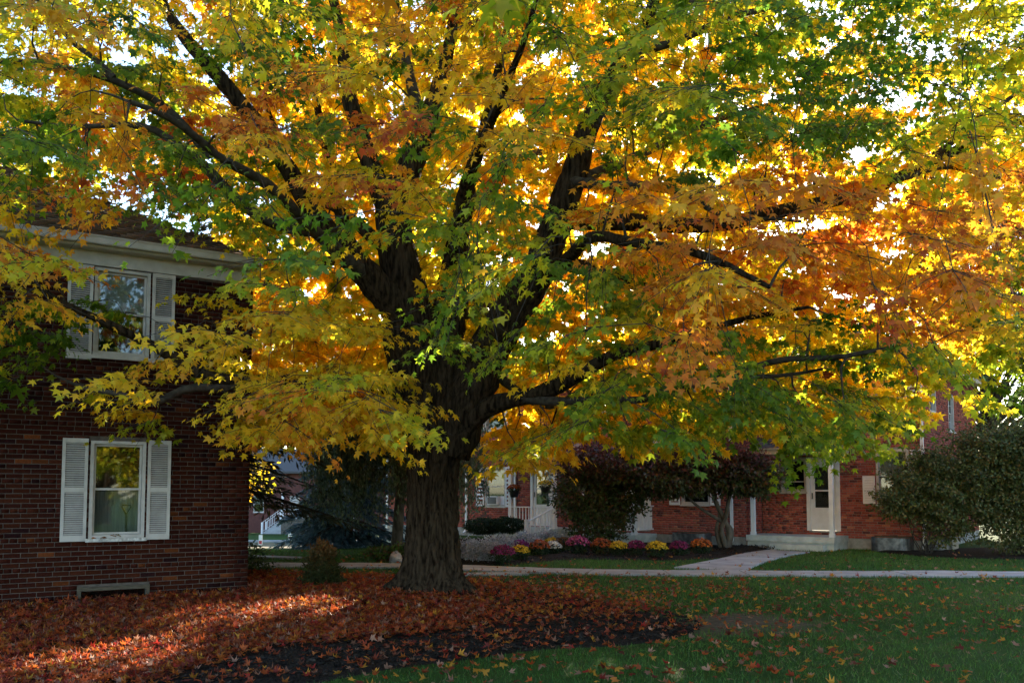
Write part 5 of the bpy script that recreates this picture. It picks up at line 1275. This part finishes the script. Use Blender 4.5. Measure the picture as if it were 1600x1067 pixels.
lit = add("fallen_leaves", leaf_mesh("fallen_leaves", MAPLE_S, MAPLE_SF, P[m], tip[m], nr[m], sz[m], cc[m], cu[m], (rng.normal(.25, .55, m.sum()), rng.normal(.2, .5, m.sum()))), M_dry, kind="stuff")
tag(lit, "carpet of brown, red and orange fallen maple leaves", "leaves")
WORD = ["dark red", "rust orange", "orange", "maroon", "tan", "pale tan", "golden yellow", "red-orange", "brown", "crimson"]
for i in pick:
    o = leaf_obj("fallen_leaf", P[i], tip[i], nr[i], sz[i], cc[i], None, M_dry, float(np.clip(cu[i], -2, 2)))
    w = WORD[lk[i]]; tag(o, "single %s maple leaf fallen on the open lawn grass" % w, "leaf", "%s leaves on the lawn" % w)
for k, (u, c) in enumerate(((2.12, (.50, .16, .02)), (1.98, (.22, .07, .02)), (1.86, (.30, .12, .03)), (1.80, (.25, .16, .03)))):   # on the window sill
    p = WL.p(u, .945, .02); o = leaf_obj("fallen_leaf", p, np.array([WL.A[0], WL.A[1], .15 * k]), np.array([.2, -.2, 1.0]), .085, np.array(c), None, M_dry, 1.0)
    tag(o, "%s leaf resting on the ground floor window sill" % ("orange", "dark brown", "brown", "olive brown")[k], "leaf")
# mulch chips
nC = 26000
x, y = rng.uniform(-7, 2.3, nC), rng.uniform(5.6, 14.5, nC); ok = inpoly(x, y, BED) & (litter_density(x, y) < 200)
x, y = x[ok], y[ok]; xf, yf = rng.uniform(-3.5, 7.2, 9000), rng.uniform(17.8, 24, 9000); okf = inpoly(xf, yf, FBED); xf, yf = xf[okf], yf[okf]
P = np.concatenate([np.stack([x, y, bedz(x, y) + .006], -1), np.stack([xf, yf, np.full_like(xf, .06)], -1)]); k = len(P)
CHIP = np.array([(-.2, 0, 0), (.2, 0, 0), (.16, 1, .05), (-.16, 1, .05), (0, .1, .22), (0, .9, .22)]); CHF = np.array([(0, 1, 4), (1, 2, 5), (1, 5, 4), (2, 3, 5), (3, 0, 4), (3, 4, 5)])
chips = add("mulch_chips", leaf_mesh("mulch_chips", CHIP, CHF, P, norm(rng.standard_normal((k, 3)) * np.array([1, 1, .25])), norm(np.array([0, 0, 1]) + rng.normal(0, .35, (k, 3))), rng.uniform(.025, .07, k), np.array((.034, .026, .021)) * (1 + .5 * rng.standard_normal((k, 1)).clip(-1.6, 2.5))), M_chip, kind="stuff")
tag(chips, "dark wood chips covering the planting beds", "mulch")
# grass blades
nG = 300000
x = rng.uniform(-12, 14, nG); y = 5.5 + 17.5 * rng.random(nG) ** 1.5
px, py, f = project(np.stack([x, y, 0 * x], -1)); ok = (px > -60) & (px < 1660)
x, y = x[ok], y[ok]
bare = np.hypot(x - 2.75, (y - 10.3) * 1.3) + .5 * np.sin(x * 5) * np.sin(y * 4)
ok = ~(inpoly(x, y, BED) | inpoly(x, y, FBED) | inpoly(x, y, RBED) | on_walk(x, y)) & (rng.random(len(x)) < np.clip((bare - .35) / .9, .06, 1))
hn = (x - LC[0]) * LN[0] + (y - LC[1]) * LN[1]; hu = (x - LC[0]) * LA[0] + (y - LC[1]) * LA[1]; ok &= ~((hn < .02) & (hu > 0))
x, y = x[ok], y[ok]; k = len(x); sc = np.clip(y / 9, .8, 2.2)
P = np.stack([x, y, terrain(x, y) - .004], -1); D = norm(np.array([0, 0, 1]) + rng.normal(0, .42, (k, 3)))
H = rng.uniform(.032, .078, k) * np.clip(sc, 1, 1.15); Wd = norm(np.cross(D, rand_dirs(k))) * (.0040 * sc)[:, None]
tipp = P + D * H[:, None] + np.stack([rng.normal(0, .012, k), rng.normal(0, .012, k), -H * .1], -1)
V = np.stack([P - Wd, P + Wd, tipp], 1).reshape(-1, 3)
tn = .5 + .5 * np.sin(x * .8 + 1.5 * np.sin(y * .7)); c = np.array((.050, .128, .018)) * (1 - tn[:, None]) + np.array((.085, .165, .025)) * tn[:, None]
pat = .5 + .5 * np.sin(x * 2.1 + 2 * np.sin(y * 1.3)) * np.sin(y * 1.9 + 1.5 * np.sin(x * 1.1 + 2)); H *= .75 + .5 * pat; tipp[:, 2] = P[:, 2] + (tipp[:, 2] - P[:, 2]) * (.75 + .5 * pat); V = np.stack([P - Wd, P + Wd, tipp], 1).reshape(-1, 3)
dryk = (rng.random(k) < .05 + .20 * (1 - pat) ** 2)[:, None]; c = np.where(dryk, np.array((.17, .15, .06)), c) * (1 + .32 * rng.standard_normal((k, 1)).clip(-2, 2))

gr = add("grass", mesh_np("grass", V, np.arange(3 * k).reshape(-1, 3), np.repeat(c, 3, 0)), M_grass, kind="stuff")
tag(gr, "short green grass of the lawn", "grass")
